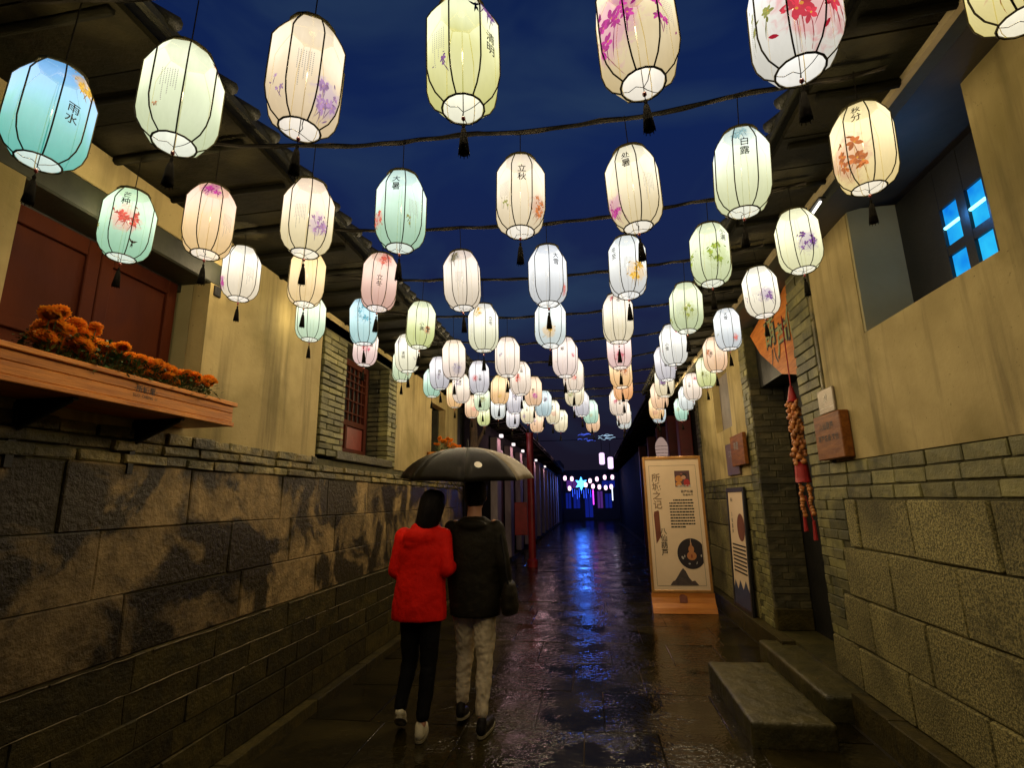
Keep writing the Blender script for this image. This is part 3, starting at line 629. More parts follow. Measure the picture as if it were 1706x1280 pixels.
ell(ph, .09, 1.88, .055, .05, (.55, .22, .05), F-.001); ell(ph, .08, 1.80, .045, .035, (.60, .25, .06), F-.0015); ell(ph, .16, 1.93, .05, .035, (.03, .02, .02), F-.001); ell(ph, .16, 1.90, .033, .03, (.55, .30, .2), F-.002)
ell(ph, .20, 1.82, .045, .055, (.40, .03, .03), F-.0012); ell(ph, .13, 1.95, .02, .012, (.25, .08, .06), F-.002)
ph.obj('photo_print', print_paint, po)
mb = MB(); plane_text(mb, '葫芦烙画', .052, (.16, F-.004, 1.765), (1, 0, 0), (0, 0, 1)); mb.obj('caption', whitem, po)
rp = MB(); ell(rp, .175, .80, .20, .215, (.018, .012, .016), F, 40)
rp.v = [(min(x, .335), y, z) for x, y, z in rp.v]
ell(rp, .175, .77, .068, .062, (.50, .20, .07), F-.002); ell(rp, .175, .86, .04, .055, (.50, .21, .08), F-.0025); ell(rp, .175, .915, .013, .05, (.45, .2, .09), F-.003); ell(rp, .174, .97, .005, .05, (.5, .35, .25), F-.0032); ell(rp, .175, .765, .014, .026, (.30, .07, .03), F-.004)
for a, b, r1, r2, ro in ((.045, .745, .014, .025, .5), (.075, .765, .008, .02, 0), (.135, .66, .015, .012, 0), (.24, .67, .006, .022, -.3), (.31, .77, .01, .018, 0)): ell(rp, a, b, r1, r2, (.42, .40, .38), F-.002, 10, ro)
rp.obj('round_gourd_picture', print_paint, po)
mb = MB(); mb.add([(-.16, F, .365), (-.12, F, .42), (-.09, F, .43), (-.06, F, .47), (0, F, .56), (.035, F, .60), (.07, F, .56), (.11, F, .47), (.15, F, .42), (.19, F, .43), (.24, F, .365)], [tuple(range(11))]); mb.obj('ink_mountain', mat('ink_wash', (.10, .07, .06), (.05, .04, .04), rough=.6, scale=18, bump=0), po)

# gourd garland in the doorway
gd = thing('gourd_garland', 'hanging garland of orange gourds with red silk in the doorway', 'garland', (1.90, 5.12, 0))
gm = MB().lathe([(.004, .052), (.006, .04), (.016, .034), (.020, .022), (.013, .008), (.028, -.008), (.034, -.026), (.026, -.045), (.006, -.054)], 9).mesh('gourd', gourdm, True)
for i in range(62):
    z = 2.46-.58*(i/62); a = i*2.4; r = .040+.014*sin(i)
    o = link('gourd', gm, gd, (cos(a)*r*.9, sin(a)*r, z+R_.uniform(-.01, .01))); o.rotation_euler = (R_.uniform(-.6, .6), R_.uniform(-.6, .6), 0); o.scale = [R_.uniform(.6, .88)]*3
for i in range(20):
    z = 1.70-.27*(i/20); o = link('gourd', gm, gd, ((-.02 if i % 2 else .03), (.028 if i % 2 else -.028)+R_.uniform(-.012, .012), z)); o.rotation_euler = (R_.uniform(-.5, .5), R_.uniform(-.5, .5), 0); o.scale = [R_.uniform(.5, .75)]*3
mb = MB(); n = 16
def cloth(z0, z1, r0, r1, cx=0, cy=0):
    vs = []; 
    for k in range(5):
        t = k/4
        for j in range(n): a = 2*pi*j/n; r = (r0+(r1-r0)*t)*(1+.16*(j % 2)); vs.append((cx+cos(a)*r, cy+sin(a)*r, z0+(z1-z0)*t+R_.uniform(-.006, .006)))
    mb.add(vs, [(i*n+j, i*n+(j+1) % n, (i+1)*n+(j+1) % n, (i+1)*n+j) for i in range(4) for j in range(n)]+[tuple(range(n)), tuple(4*n+j for j in range(n))[::-1]])
cloth(1.90, 1.72, .046, .056); mb.obj('red_silk', redcloth, gd, smooth=True); mb = MB(); cloth(2.60, 2.46, .014, .040); mb.obj('red_silk', redcloth, gd, smooth=True)
mb = MB(); cloth(1.44, 1.29, .010, .017, -.02, .028); mb.obj('red_tassel', redcloth, gd); mb = MB(); cloth(1.38, 1.22, .010, .017, .03, -.028); mb.obj('red_tassel', redcloth, gd)
MB().tube([(0, 0, 3.3), (0, 0, 2.5)], .006, 5).tube([(0, 0, 2.5), (-.02, .028, 1.42)], .004, 5).tube([(0, 0, 1.6), (.03, -.028, 1.36)], .004, 5).obj('hanging_cord', redcloth, gd)

# ---------------------------------------------------------------- flower boxes and marigolds
def planter(label, x0, x1, y0, y1, z0, z1, text, nbr):
    t = thing('flower_box', label, 'flower box')
    mb = MB(); 
    MB().box(x1-.02, x1, y0, y1, z0+.025, z0+.075, ch=.003).obj('front_board', orangewood, t)
    MB().box(x1-.021, x1-.001, y0, y1, z0+.077, z1-.024, ch=.003).obj('front_board', orangewood, t)
    MB().box(x1-.026, x1+.006, y0-.008, y1+.012, z0, z0+.024, ch=.003).obj('base_board', orangewood, t)
    MB().box(x0, x1-.027, y0, y1, z0, z0+.02).obj('floor_board', orangewood, t)
    for a in (y0, y1-.02): MB().box(x0, x1-.022, a, a+.02, z0+.025, z1-.024, ch=.003).obj('end_board', orangewood, t)
    mb.box(x1-.05, x1+.014, y0-.012, y1+.018, z1-.022, z1, ch=.003); mb.box(x0, x1-.051, y1-.03, y1+.018, z1-.022, z1, ch=.003); mb.obj('rim_board', orangewood, t)
    MB().box(x0, x0+.02, y0, y1, z0+.02, z1-.024).obj('back_board', orangewood, t)
    MB().box(x0+.025, x1-.025, y0+.02, y1-.022, z0+.03, z1-.03).obj('soil', mat('soil', (.03, .02, .012), rough=.9, scale=30, bump=.8), t)
    for i in range(nbr):
        y = y0+(y1-y0)*(i+.42)/nbr
        b = MB(); b.box(x0-.0, x1-.03, y-.012, y+.012, z0-.012, z0-.002); b.box(x0-.01, x0+.006, y-.016, y+.016, z0-.28, z0-.012)
        b.tube([(x1-.05, y, z0-.014), (x0, y, z0-.13)], .009, 6); b.add([(x1-.06, y-.004, z0-.012), (x0, y-.004, z0-.012), (x0, y-.004, z0-.12), (x1-.06, y+.004, z0-.012), (x0, y+.004, z0-.012), (x0, y+.004, z0-.12)], [(0, 1, 2), (5, 4, 3), (0, 3, 4, 1), (1, 4, 5, 2), (2, 5, 3, 0)])
        b.obj('bracket', blackmetal, t)
    if text:
        m2 = MB(); plane_text(m2, '·所城里·', .038, (x1+.0015, 2.13, z1-.052), (0, 1, 0), (0, 0, 1)); plane_text(m2, 'SUO CHENG LI', .019, (x1+.0015, 2.13, z1-.083), (0, 1, 0), (0, 0, 1)); m2.obj('lettering', inkm, t)
    return t
planter('long varnished pine flower box under the big red shutters', -2.355, -2.05, 1.0, 2.75, 2.045, 2.185, True, 3)
planter('small pine flower box on the far plaster by the passage door', -2.355, -2.10, 7.45, 8.9, 2.20, 2.34, False, 2)
petm = mat('marigold_petal', (1.0, .42, .03), (.95, .27, .012), rough=.6, scale=60, bump=.2, var=.18)
leafm = mat('marigold_leaf', (0.080, 0.150, 0.040), (0.040, 0.080, 0.024), rough=.45, scale=30, bump=.1, var=.2)
def petal_light(m):
    nt = m.node_tree; p = [n for n in nt.nodes if n.type == 'BSDF_PRINCIPLED'][0]; o = [n for n in nt.nodes if n.type == 'OUTPUT_MATERIAL'][0]
    t = N(nt, 'ShaderNodeBsdfTranslucent'); t.inputs[0].default_value = (1, .42, .03, 1); a = N(nt, 'ShaderNodeAddShader'); mxs = N(nt, 'ShaderNodeMixShader'); mxs.inputs[0].default_value = .42
    nt.links.new(p.outputs[0], mxs.inputs[1]); nt.links.new(t.outputs[0], mxs.inputs[2]); nt.links.new(mxs.outputs[0], o.inputs[0])
petal_light(petm)
def flower_mesh(seed, r=.034):
    rr = random.Random(seed); mb = MB()
    for ring in range(6):
        el = -.35+ring*.34; npet = max(4, int(15*cos(min(el, 1.4)))+2)
        for i in range(npet):
            a = 2*pi*(i+rr.random()*.6)/npet; d = Vector((cos(a)*cos(el), sin(a)*cos(el), sin(el)*.8)); t = Vector((-sin(a), cos(a), 0)); up = d.cross(t)
            w = r*.34*rr.uniform(.8, 1.3); L = r*rr.uniform(.85, 1.08); c = d*L
            b = d*(r*.25); k = up*rr.uniform(-.004, .004)
            mb.add([b, c*.8-t*w+k, c*1.02-t*w*.5+up*.004, c*.93+k, c*1.02+t*w*.5-up*.003, c*.8+t*w-k], [(0, 1, 2, 3), (0, 3, 4, 5)])
        mb.lathe([(.002, -.020), (.010, -.016), (r*.55, -.008), (r*.78, .004), (r*.7, .014), (r*.4, .022), (.004, .026)], 9)
    return mb.mesh('flower_head', petm)
FM = [flower_mesh(i) for i in range(4)]
def marigold(label, y, x, z, n, h, sp, seed, sc=1):
    rr = random.Random(seed); t = thing('marigold_plant', label, 'flowers', (x, y, z), 'marigolds in the flower boxes')
    fo = MB(); st = MB(); heads = []
    for i in range(n):
        px = rr.uniform(-.06, .10); py = rr.uniform(-sp, sp); hh = h*rr.uniform(.5, 1.3)
        st.tube([(px*.4, py*.6, -.02), (px*.8, py*.9, hh*.55), (px, py, hh-.012)], .0022, 4)
        o = link('flower_head', FM[rr.randrange(4)], t, (px, py, hh)); s = rr.uniform(.5, .95)*sc; o.scale = (s, s, s*.9); o.rotation_euler = (rr.uniform(-.45, .3), rr.uniform(-.2, .6), rr.uniform(0, 6))
    for i in range(240):
        p = Vector((rr.uniform(-.09, .13), rr.uniform(-sp*1.2, sp*1.2), rr.uniform(-.01, h*.85))); a = rr.uniform(0, 2*pi); el = rr.uniform(-.5, .9); d = Vector((cos(a)*cos(el), sin(a)*cos(el), sin(el))); t2 = Vector((-sin(a), cos(a), 0))
        L = rr.uniform(.018, .042); w = L*.22; fo.add([p, p+d*L*.5+t2*w, p+d*L+Vector((0, 0, -.004)), p+d*L*.5-t2*w], [(0, 1, 2, 3)])
    st.obj('stems', leafm, t); fo.obj('leaves', leafm, t, kind='stuff')
for i in range(11):
    y = (1.72, 1.80, 1.89)[i] if i < 3 else 1.98+(i-3)*.083; big = i < 3
    nm = ('tall ball of orange marigolds at the near end of the long flower box', 'full orange marigolds second from the near end of the long box', 'bushy orange marigolds with dark leaves, third from near end of long box',
          'orange marigolds spilling over the rim, fourth in the long box', 'dense marigold clump, fifth from the near end of the long box', 'low marigold clump left of the lettering on the long box', 'marigold clump above the carved lettering of the long box',
          'marigold clump just past the lettering of the long box', 'loose marigolds fourth from far end of long box', 'sparse marigolds with thin stems third from far end of long box', 'two nodding marigolds at the far end of the long box')[i]
    marigold(nm, y, -2.17, 2.165, 10 if i < 7 else 7, (.155, .175, .165, .145, .125, .115, .125, .115, .115, .12, .10)[i], .055, 40+i, (1.5 if i < 3 else 1.32))
for i in range(4): marigold(('orange marigolds at the near end', 'orange marigolds second along', 'orange marigolds third along', 'orange marigolds at the far end')[i]+' of the small far flower box', 7.6+i*.36, -2.2, 2.33, 14, .16, .17, 80+i, 1.1)

# ---------------------------------------------------------------- lanterns
RR = .1125; CA = cos(pi/8)
PROF = [(.060, -.172), (.086, -.152), (.103, -.122), (.1115, -.085), (.1125, -.03), (.1125, .06), (.1125, .092), (.099, .122), (.083, .149), (.068, .172)]
def rad_at(z):
    for (r0, z0), (r1, z1) in zip(PROF, PROF[1:]):
        if z <= z1: return r0+(r1-r0)*max(0, (z-z0))/(z1-z0)
    return PROF[-1][0]
def fabric_mesh():
    mb = MB(); vs = []
    for r, z in PROF:
        for j in range(8): a = (j+.5)*pi/4; vs.append((r*sin(a), -r*cos(a), z))
    fs = [(i*8+j, i*8+(j+1) % 8, (i+1)*8+(j+1) % 8, (i+1)*8+j) for i in range(len(PROF)-1) for j in range(8)]
    mb.add(vs, fs); return mb.mesh('silk_cover', silk)
def ribs_mesh():
    mb = MB()
    for j in range(8):
        a = (j+.5)*pi/4; mb.tube([((r+.0012)*sin(a), -(r+.0012)*cos(a), z) for r, z in PROF], .0024, 5, cap=False)
    ring = lambda r, z, t: mb.tube([(r*cos(2*pi*k/16), r*sin(2*pi*k/16), z) for k in range(16)], t, 5, closed=True)
    ring(.061, -.173, .0032); ring(.069, .173, .003)
    return mb.mesh('frame', ribm)
def spider_mesh():
    mb = MB()
    for a in (.5, 2.6, 4.6): mb.tube([(0, 0, -.182), (.02*cos(a+.3), .02*sin(a+.3), -.176), (.04*cos(a), .04*sin(a), -.180), (.06*cos(a), .06*sin(a), -.173)], .0013, 4)
    mb.tube([(0, 0, -.19), (0, 0, .17)], .0015, 4)
    return mb.mesh('wire_spider', inkm)
def cap_mesh():
    mb = MB(); mb.tube([(.068*cos(2*pi*k/14), .068*sin(2*pi*k/14), .178) for k in range(14)], .005, 5, closed=True)
    for a in (0, pi/2): mb.tube([(.068*cos(a), .068*sin(a), .178), (0, 0, .192), (-.068*cos(a), -.068*sin(a), .178)], .002, 4)
    mb.lathe([(.012, .17), (.016, .185), (.008, .20), (.002, .204)], 8)
    return mb.mesh('top_cap', ribm)
def tassel_mesh():
    mb = MB(); mb.tube([(0, 0, -.185), (0, 0, -.225)], .0012, 4); mb.lathe([(.003, -.222), (.006, -.228), (.004, -.236), (.008, -.244), (.011, -.262), (.014, -.29), (.017, -.318), (.015, -.320)], 9)
    for j in range(9): a = j*.7; mb.tube([(.013*cos(a), .013*sin(a), -.30), (.016*cos(a), .016*sin(a), -.326)], .0014, 3)
    return mb.mesh('tassel', tasselm, True)
FAB, RIB, SPI, CAP, TAS = fabric_mesh(), ribs_mesh(), spider_mesh(), cap_mesh(), tassel_mesh()
BEAD = MB().lathe([(.002, -.212), (.006, -.207), (.006, -.201), (.002, -.196)], 8).mesh('bead', beadm, True)
CORD = MB().tube([(0, 0, 0), (0, 0, 1)], .0022, 5).mesh('hanging_cord', cable)
FW = 2*RR*sin(pi/8)
def surf(s, z, lift=.0016):
    k = math.floor((s+FW/2)/FW); x = s-k*FW; r = rad_at(z); ap = r*CA+lift; x *= r/RR; a = k*pi/4
    return Vector((x*cos(a)+ap*sin(a), -ap*cos(a)+x*sin(a), z))
def sgr(c): return srgb(*c)[:3]
CREAM = ((250, 243, 212), (228, 208, 160)); PALEG = ((228, 240, 205), (192, 214, 165)); PINKC = ((250, 228, 205), (230, 205, 180)); WHITE = ((232, 238, 235), (205, 210, 205))
PEACH = ((245, 205, 165), (235, 180, 125)); MINT = ((205, 235, 220), (150, 205, 175)); ORNG = ((252, 214, 140), (238, 178, 92)); YELG = ((235, 242, 185), (205, 212, 118)); BLUEW = ((222, 232, 240), (190, 208, 215)); GREYL = ((226, 220, 225), (188, 182, 190))
MAG = (190, 50, 140); CORAL = (225, 90, 70); PLUM = (120, 70, 140); OCH = (200, 110, 45); ROSE = (220, 90, 110); OLI = (150, 150, 70); GRY = (165, 150, 165); YEL = (235, 180, 60); RED = (205, 40, 60)
# per lantern: (colours, main-facet azimuth deg, text, text z, flower colour, flower (s,z,r), poem facet (None / k) , colour words)
SPEC = [
 [(((100, 178, 240), (50, 190, 172)), 28, '雨水', -.01, YEL, (.03, .12, .045), None, 'turquoise blue lantern lettered 雨水'),
  (((240, 246, 205), (205, 218, 165)), 22, '', 0, OCH, (.05, .10, .018), -1, 'pale green lantern with four poem columns'),
  (((238, 215, 178), (222, 190, 135)), -4, '', 0, (170, 130, 170), (.085, -.10, .055), 0, 'beige lantern with a mauve stain'),
  (((240, 245, 190), (212, 208, 100)), 48, '清明', -.01, PLUM, (.0, .12, .05), -2, 'yellow green lantern lettered 清明 with a swallow'),
  (((238, 218, 165), (205, 175, 105)), 8, '谷雨', .10, MAG, (-.09, -.03, .09), 1, 'tan lantern with magenta twigs lettered 雨'),
  (((222, 222, 222), (210, 205, 190)), 18, '', 0, RED, (.03, -.045, .11), -2, 'white grey lantern with big red peonies'),
  (((240, 228, 120), (225, 205, 105)), 10, '', 0, OCH, (-.05, -.08, .05), None, 'yellow lantern cut by the frame corner')],
 [(((200, 240, 195), (140, 205, 160)), -14, '芒种', .10, CORAL, (.015, -.01, .065), 2, 'mint lantern with coral blossoms lettered 芒种'),
  (((245, 190, 160), (238, 190, 110)), -2, '', 0, MAG, (-.01, .13, .05), 1, 'peach lantern with magenta top'),
  (((250, 222, 190), (235, 212, 150)), -20, '', 0, (175, 130, 165), (.09, -.06, .05), 0, 'cream lantern with a purple smear'),
  (((205, 238, 228), (155, 205, 165)), -15, '大暑', .09, CORAL, (-.10, -.06, .04), 1, 'mint green lantern lettered 大暑'),
  (((245, 225, 195), (232, 208, 160)), 4, '立秋', .05, OCH, (.085, -.09, .05), -1, 'beige lantern lettered 立秋 with rust leaves'),
  (((245, 235, 200), (225, 200, 140)), -11, '处暑', .09, MAG, (-.085, -.09, .05), 1, 'cream lantern lettered 处暑 with magenta lilies'),
  (((222, 238, 225), (215, 220, 160)), 11, '白露', .06, (150, 190, 190), (-.02, .14, .04), -2, 'pale lime lantern lettered 白露'),
  (((252, 228, 160), (240, 208, 120)), -5, '秋分', .11, OCH, (-.05, -.06, .085), 2, 'golden lantern with orange leaves lettered 秋分')],
 [(((250, 240, 220), (240, 220, 185)), -18, '', 0, MAG, (-.12, -.08, .04), 1, 'cream lantern with magenta edge'),
  (((252, 205, 110), (245, 205, 130)), 5, '', 0, OLI, (.0, .14, .05), None, 'amber lantern with a twig'),
  (((238, 192, 168), (218, 160, 138)), 0, '立冬', -.03, CORAL, (.03, .12, .05), None, 'salmon pink lantern lettered 立冬'),
  (((232, 212, 198), (225, 205, 175)), -10, '', 0, (120, 110, 80), (-.04, .12, .045), 0, 'grey pink lantern with dark leaves'),
  (((225, 230, 238), (205, 208, 210)), 28, '大雪', .07, CORAL, (.08, -.10, .035), -2, 'silver lantern lettered 大雪'),
  (((232, 238, 236), (215, 215, 210)), -42, '冬至', .06, YEL, (.14, -.06, .06), 1, 'white lantern lettered 冬至 with yellow sprays'),
  (((230, 240, 195), (205, 218, 155)), 42, '小满', .08, (160, 180, 60), (-.04, -.04, .07), -2, 'lime lantern with tall grass strokes'),
  (((250, 248, 200), (235, 232, 170)), 12, '', 0, PLUM, (.03, -.05, .06), -2, 'lemon lantern with purple iris')],
 [(((235, 245, 205), (190, 222, 180)), 10, '', 0, OLI, (.05, .12, .015), None, 'pale green lantern'),
  (((175, 218, 235), (160, 212, 212)), 0, '', 0, (110, 180, 195), (.0, .05, .08), None, 'sky blue lantern'),
  (((232, 240, 195), (205, 215, 120)), 5, '小满', -.04, OCH, (.05, -.06, .03), None, 'chartreuse lantern with a swallow'),
  (((238, 235, 225), (225, 222, 180)), 30, '立冬', .03, YEL, (-.10, .10, .04), -2, 'cream lantern with violet and yellow top'),
  (((232, 240, 240), (205, 218, 215)), 22, '冬', .10, YEL, (-.05, -.09, .05), None, 'bluish white lantern with yellow twigs'),
  (((240, 225, 205), (225, 208, 165)), 6, '冬', .11, RED, (-.06, .13, .02), None, 'cream lantern brushed 冬 at the top'),
  (((225, 235, 190), (190, 205, 145)), -25, '', 0, (160, 170, 70), (.07, -.06, .06), 0, 'sage green lantern with reeds'),
  (((252, 246, 225), (245, 232, 200)), -20, '', 0, PLUM, (.07, -.05, .05), 0, 'cream lantern with purple orchids')],
 [(((245, 225, 205), (235, 195, 185)), 30, '寒露', .02, ROSE, (-.05, -.02, .05), None, 'pink lantern with red sprigs'),
  (((245, 238, 215), (235, 228, 190)), -22, '清明', -.04, GRY, (-.05, .1, .03), None, 'cream lantern lettered down the left facet'),
  (((252, 228, 198), (232, 208, 190)), 0, '', 0, GRY, (.03, -.10, .05), None, 'blush lantern with grey wash'),
  (((250, 225, 205), (235, 212, 190)), 12, '', 0, GRY, (-.09, .0, .02), None, 'plain blush lantern'),
  (((248, 225, 212), (232, 205, 192)), -12, '寒', .05, ROSE, (.1, .0, .02), None, 'shell pink lantern with one brushed character'),
  (((248, 218, 210), (232, 185, 180)), 0, '秋', .10, ROSE, (.0, -.1, .05), None, 'rose lantern'),
  (((240, 238, 230), (220, 218, 208)), -30, '小雪', -.03, ROSE, (.10, .10, .02), None, 'white lantern lettered 小雪'),
  (((230, 235, 238), (205, 212, 215)), -2, '大雪', .09, CORAL, (.07, -.10, .03), None, 'silver white lantern lettered 大雪')],
]
FILL = [
 [(PALEG, OLI, 'greenish cream lantern'), (GREYL, GRY, 'pink grey lantern'), (GREYL, RED, 'grey white lantern with a red bloom'), (PINKC, CORAL, 'pinkish beige lantern'), (PINKC, CORAL, 'blush lantern'), (ORNG, OCH, 'amber lantern with an orange bloom'), (GREYL, PLUM, 'lilac grey lantern'), (PEACH, OCH, 'apricot lantern')],
 [(MINT, OLI, 'mint lantern'), (PINKC, GRY, 'cream pink lantern'), (ORNG, YEL, 'honey lantern'), (PEACH, MAG, 'salmon lantern with magenta rim'), (CREAM, OLI, 'cream lantern with a small sprig'), (((250, 178, 60), (238, 150, 35)), OCH, 'deep orange lantern'), (CREAM, PLUM, 'ivory lantern'), (YELG, OLI, 'lime white lantern')],
 [(ORNG, CORAL, 'cream lantern with orange scrolls'), (PALEG, OLI, 'pale olive lantern'), (GREYL, GRY, 'lilac lantern'), (((205, 225, 230), (160, 190, 195)), GRY, 'blue grey lantern'), (GREYL, ROSE, 'mauve white lantern'), (PINKC, ROSE, 'blush white lantern'), (PEACH, OCH, 'peach cream lantern'), (PINKC, RED, 'white lantern with a red blossom')],
 [(PEACH, CORAL, 'orange floral lantern'), (WHITE, OLI, 'greyish white lantern'), (CREAM, PLUM, 'cream lantern with plum flowers'), (CREAM, OCH, 'buff lantern'), (MINT, OLI, 'jade lantern'), (PINKC, CORAL, 'blush pink lantern'), (ORNG, OCH, 'light amber lantern'), (WHITE, OLI, 'ice white lantern')],
 [(YELG, OLI, 'pale lime lantern'), (GREYL, RED, 'lavender white lantern'), (PEACH, PLUM, 'peach lantern with violet specks'), (CREAM, OLI, 'ivory lantern'), (PEACH, ROSE, 'pale peach lantern'), (WHITE, OLI, 'soft white lantern'), (BLUEW, PLUM, 'bluish white lantern'), (MINT, OLI, 'mint white lantern')],
]
POS = [[[-1.726, 1.269, 2.875], [-1.239, 1.269, 2.874], [-0.812, 1.269, 2.881], [-0.316, 1.269, 2.877], [0.188, 1.269, 2.883], [0.606, 1.269, 2.873], [1.158, 1.269, 2.947]],
[[-2.204, 2.05, 2.955], [-1.755, 2.05, 2.931], [-1.245, 2.05, 2.896], [-0.792, 2.05, 2.883], [-0.246, 2.05, 2.902], [0.241, 2.05, 2.883], [0.682, 2.05, 2.911], [1.159, 2.05, 2.966]],
[[-2.186, 2.875, 3.068], [-1.724, 2.875, 2.996], [-1.235, 2.875, 2.931], [-0.71, 2.875, 2.899], [-0.192, 2.875, 2.888], [0.27, 2.875, 2.904], [0.735, 2.875, 2.94], [1.208, 2.875, 2.981]],
[[-2.132, 3.656, 3.03], [-1.688, 3.656, 2.973], [-1.226, 3.656, 2.916], [-0.738, 3.656, 2.862], [-0.237, 3.656, 2.863], [0.251, 3.656, 2.868], [0.732, 3.656, 2.914], [1.244, 3.656, 2.995]],
[[-2.045, 4.5, 3.036], [-1.631, 4.5, 2.952], [-1.185, 4.5, 2.867], [-0.689, 4.5, 2.861], [-0.171, 4.5, 2.83], [0.304, 4.5, 2.884], [0.766, 4.5, 2.89], [1.225, 4.5, 3.002]],
[[-1.992, 5.344, 3.069], [-1.567, 5.344, 2.962], [-1.129, 5.344, 2.889], [-0.683, 5.344, 2.857], [-0.123, 5.344, 2.868], [0.362, 5.344, 2.884], [0.814, 5.344, 2.94], [1.308, 5.344, 3.007]],
[[-1.897, 6.156, 3.046], [-1.524, 6.156, 2.96], [-1.04, 6.156, 2.918], [-0.632, 6.156, 2.881], [-0.138, 6.156, 2.864], [0.434, 6.156, 2.898], [0.911, 6.156, 2.924], [1.384, 6.156, 3.012]],
[[-1.827, 7.0, 3.056], [-1.437, 7.0, 2.989], [-0.979, 7.0, 2.937], [-0.583, 7.0, 2.879], [-0.076, 7.0, 2.862], [0.414, 7.0, 2.861], [0.956, 7.0, 2.919], [1.387, 7.0, 3.024]],
[[-1.775, 7.875, 3.041], [-1.362, 7.875, 3.007], [-0.904, 7.875, 2.924], [-0.517, 7.875, 2.903], [0.052, 7.875, 2.885], [0.531, 7.875, 2.862], [1.024, 7.875, 2.913], [1.464, 7.875, 3.035]],
[[-1.721, 8.5, 3.001], [-1.223, 8.5, 2.943], [-0.825, 8.5, 2.859], [-0.431, 8.5, 2.857], [0.083, 8.5, 2.838], [0.582, 8.5, 2.869], [1.133, 8.5, 2.947], [1.482, 8.5, 2.968]]]
ORD = ['first', 'second', 'third', 'fourth', 'fifth', 'sixth', 'seventh', 'eighth', 'ninth', 'tenth']
def petals(mb, s0, z0, r, col, rr, kind):
    def leafp(s, z, L, w, a, c):
        pts = []
        for t, ww in ((0, 0), (.3, .8), (.6, 1), (.85, .6), (1, 0), (.85, -.6), (.6, -1), (.3, -.8)):
            ps = s+cos(a)*L*t-sin(a)*w*ww*.5; pz = z+sin(a)*L*t+cos(a)*w*ww*.5; pts.append(surf(ps, max(-.168, min(.168, pz)), .0017))
        mb.add(pts, [tuple(range(8))], c)
    base = sgr(col)
    for f in range(kind):
        cs, cz = s0+rr.uniform(-.6, .6)*r, z0+rr.uniform(-.7, .7)*r; fr = r*rr.uniform(.22, .42); n = rr.randrange(5, 8)
        stem = rr.uniform(-2.2, -1.0); leafp(cs, cz, r*rr.uniform(.6, 1.2), .0028, stem, tuple(x*.45 for x in base))
        for i in range(n):
            a = 2*pi*i/n+rr.random(); k = rr.uniform(.65, 1.35); leafp(cs, cz, fr*rr.uniform(.7, 1.1), fr*.5, a, tuple(min(1, x*k+.03) for x in base))
        leafp(cs, cz, fr*.25, fr*.25, 0, sgr((230, 170, 60)))
    for i in range(kind): leafp(s0+rr.uniform(-1, 1)*r, z0+rr.uniform(-1, 1)*r, r*.3, r*.1, rr.uniform(0, 6), tuple(x*.6 for x in base))
bl = bpy.data.lights.new('bulb', 'POINT'); bl.energy = BULB_W; bl.color = (1, .76, .42); bl.shadow_soft_size = .03; bl2 = bl.copy(); bl2.energy = BULB_W*1.5
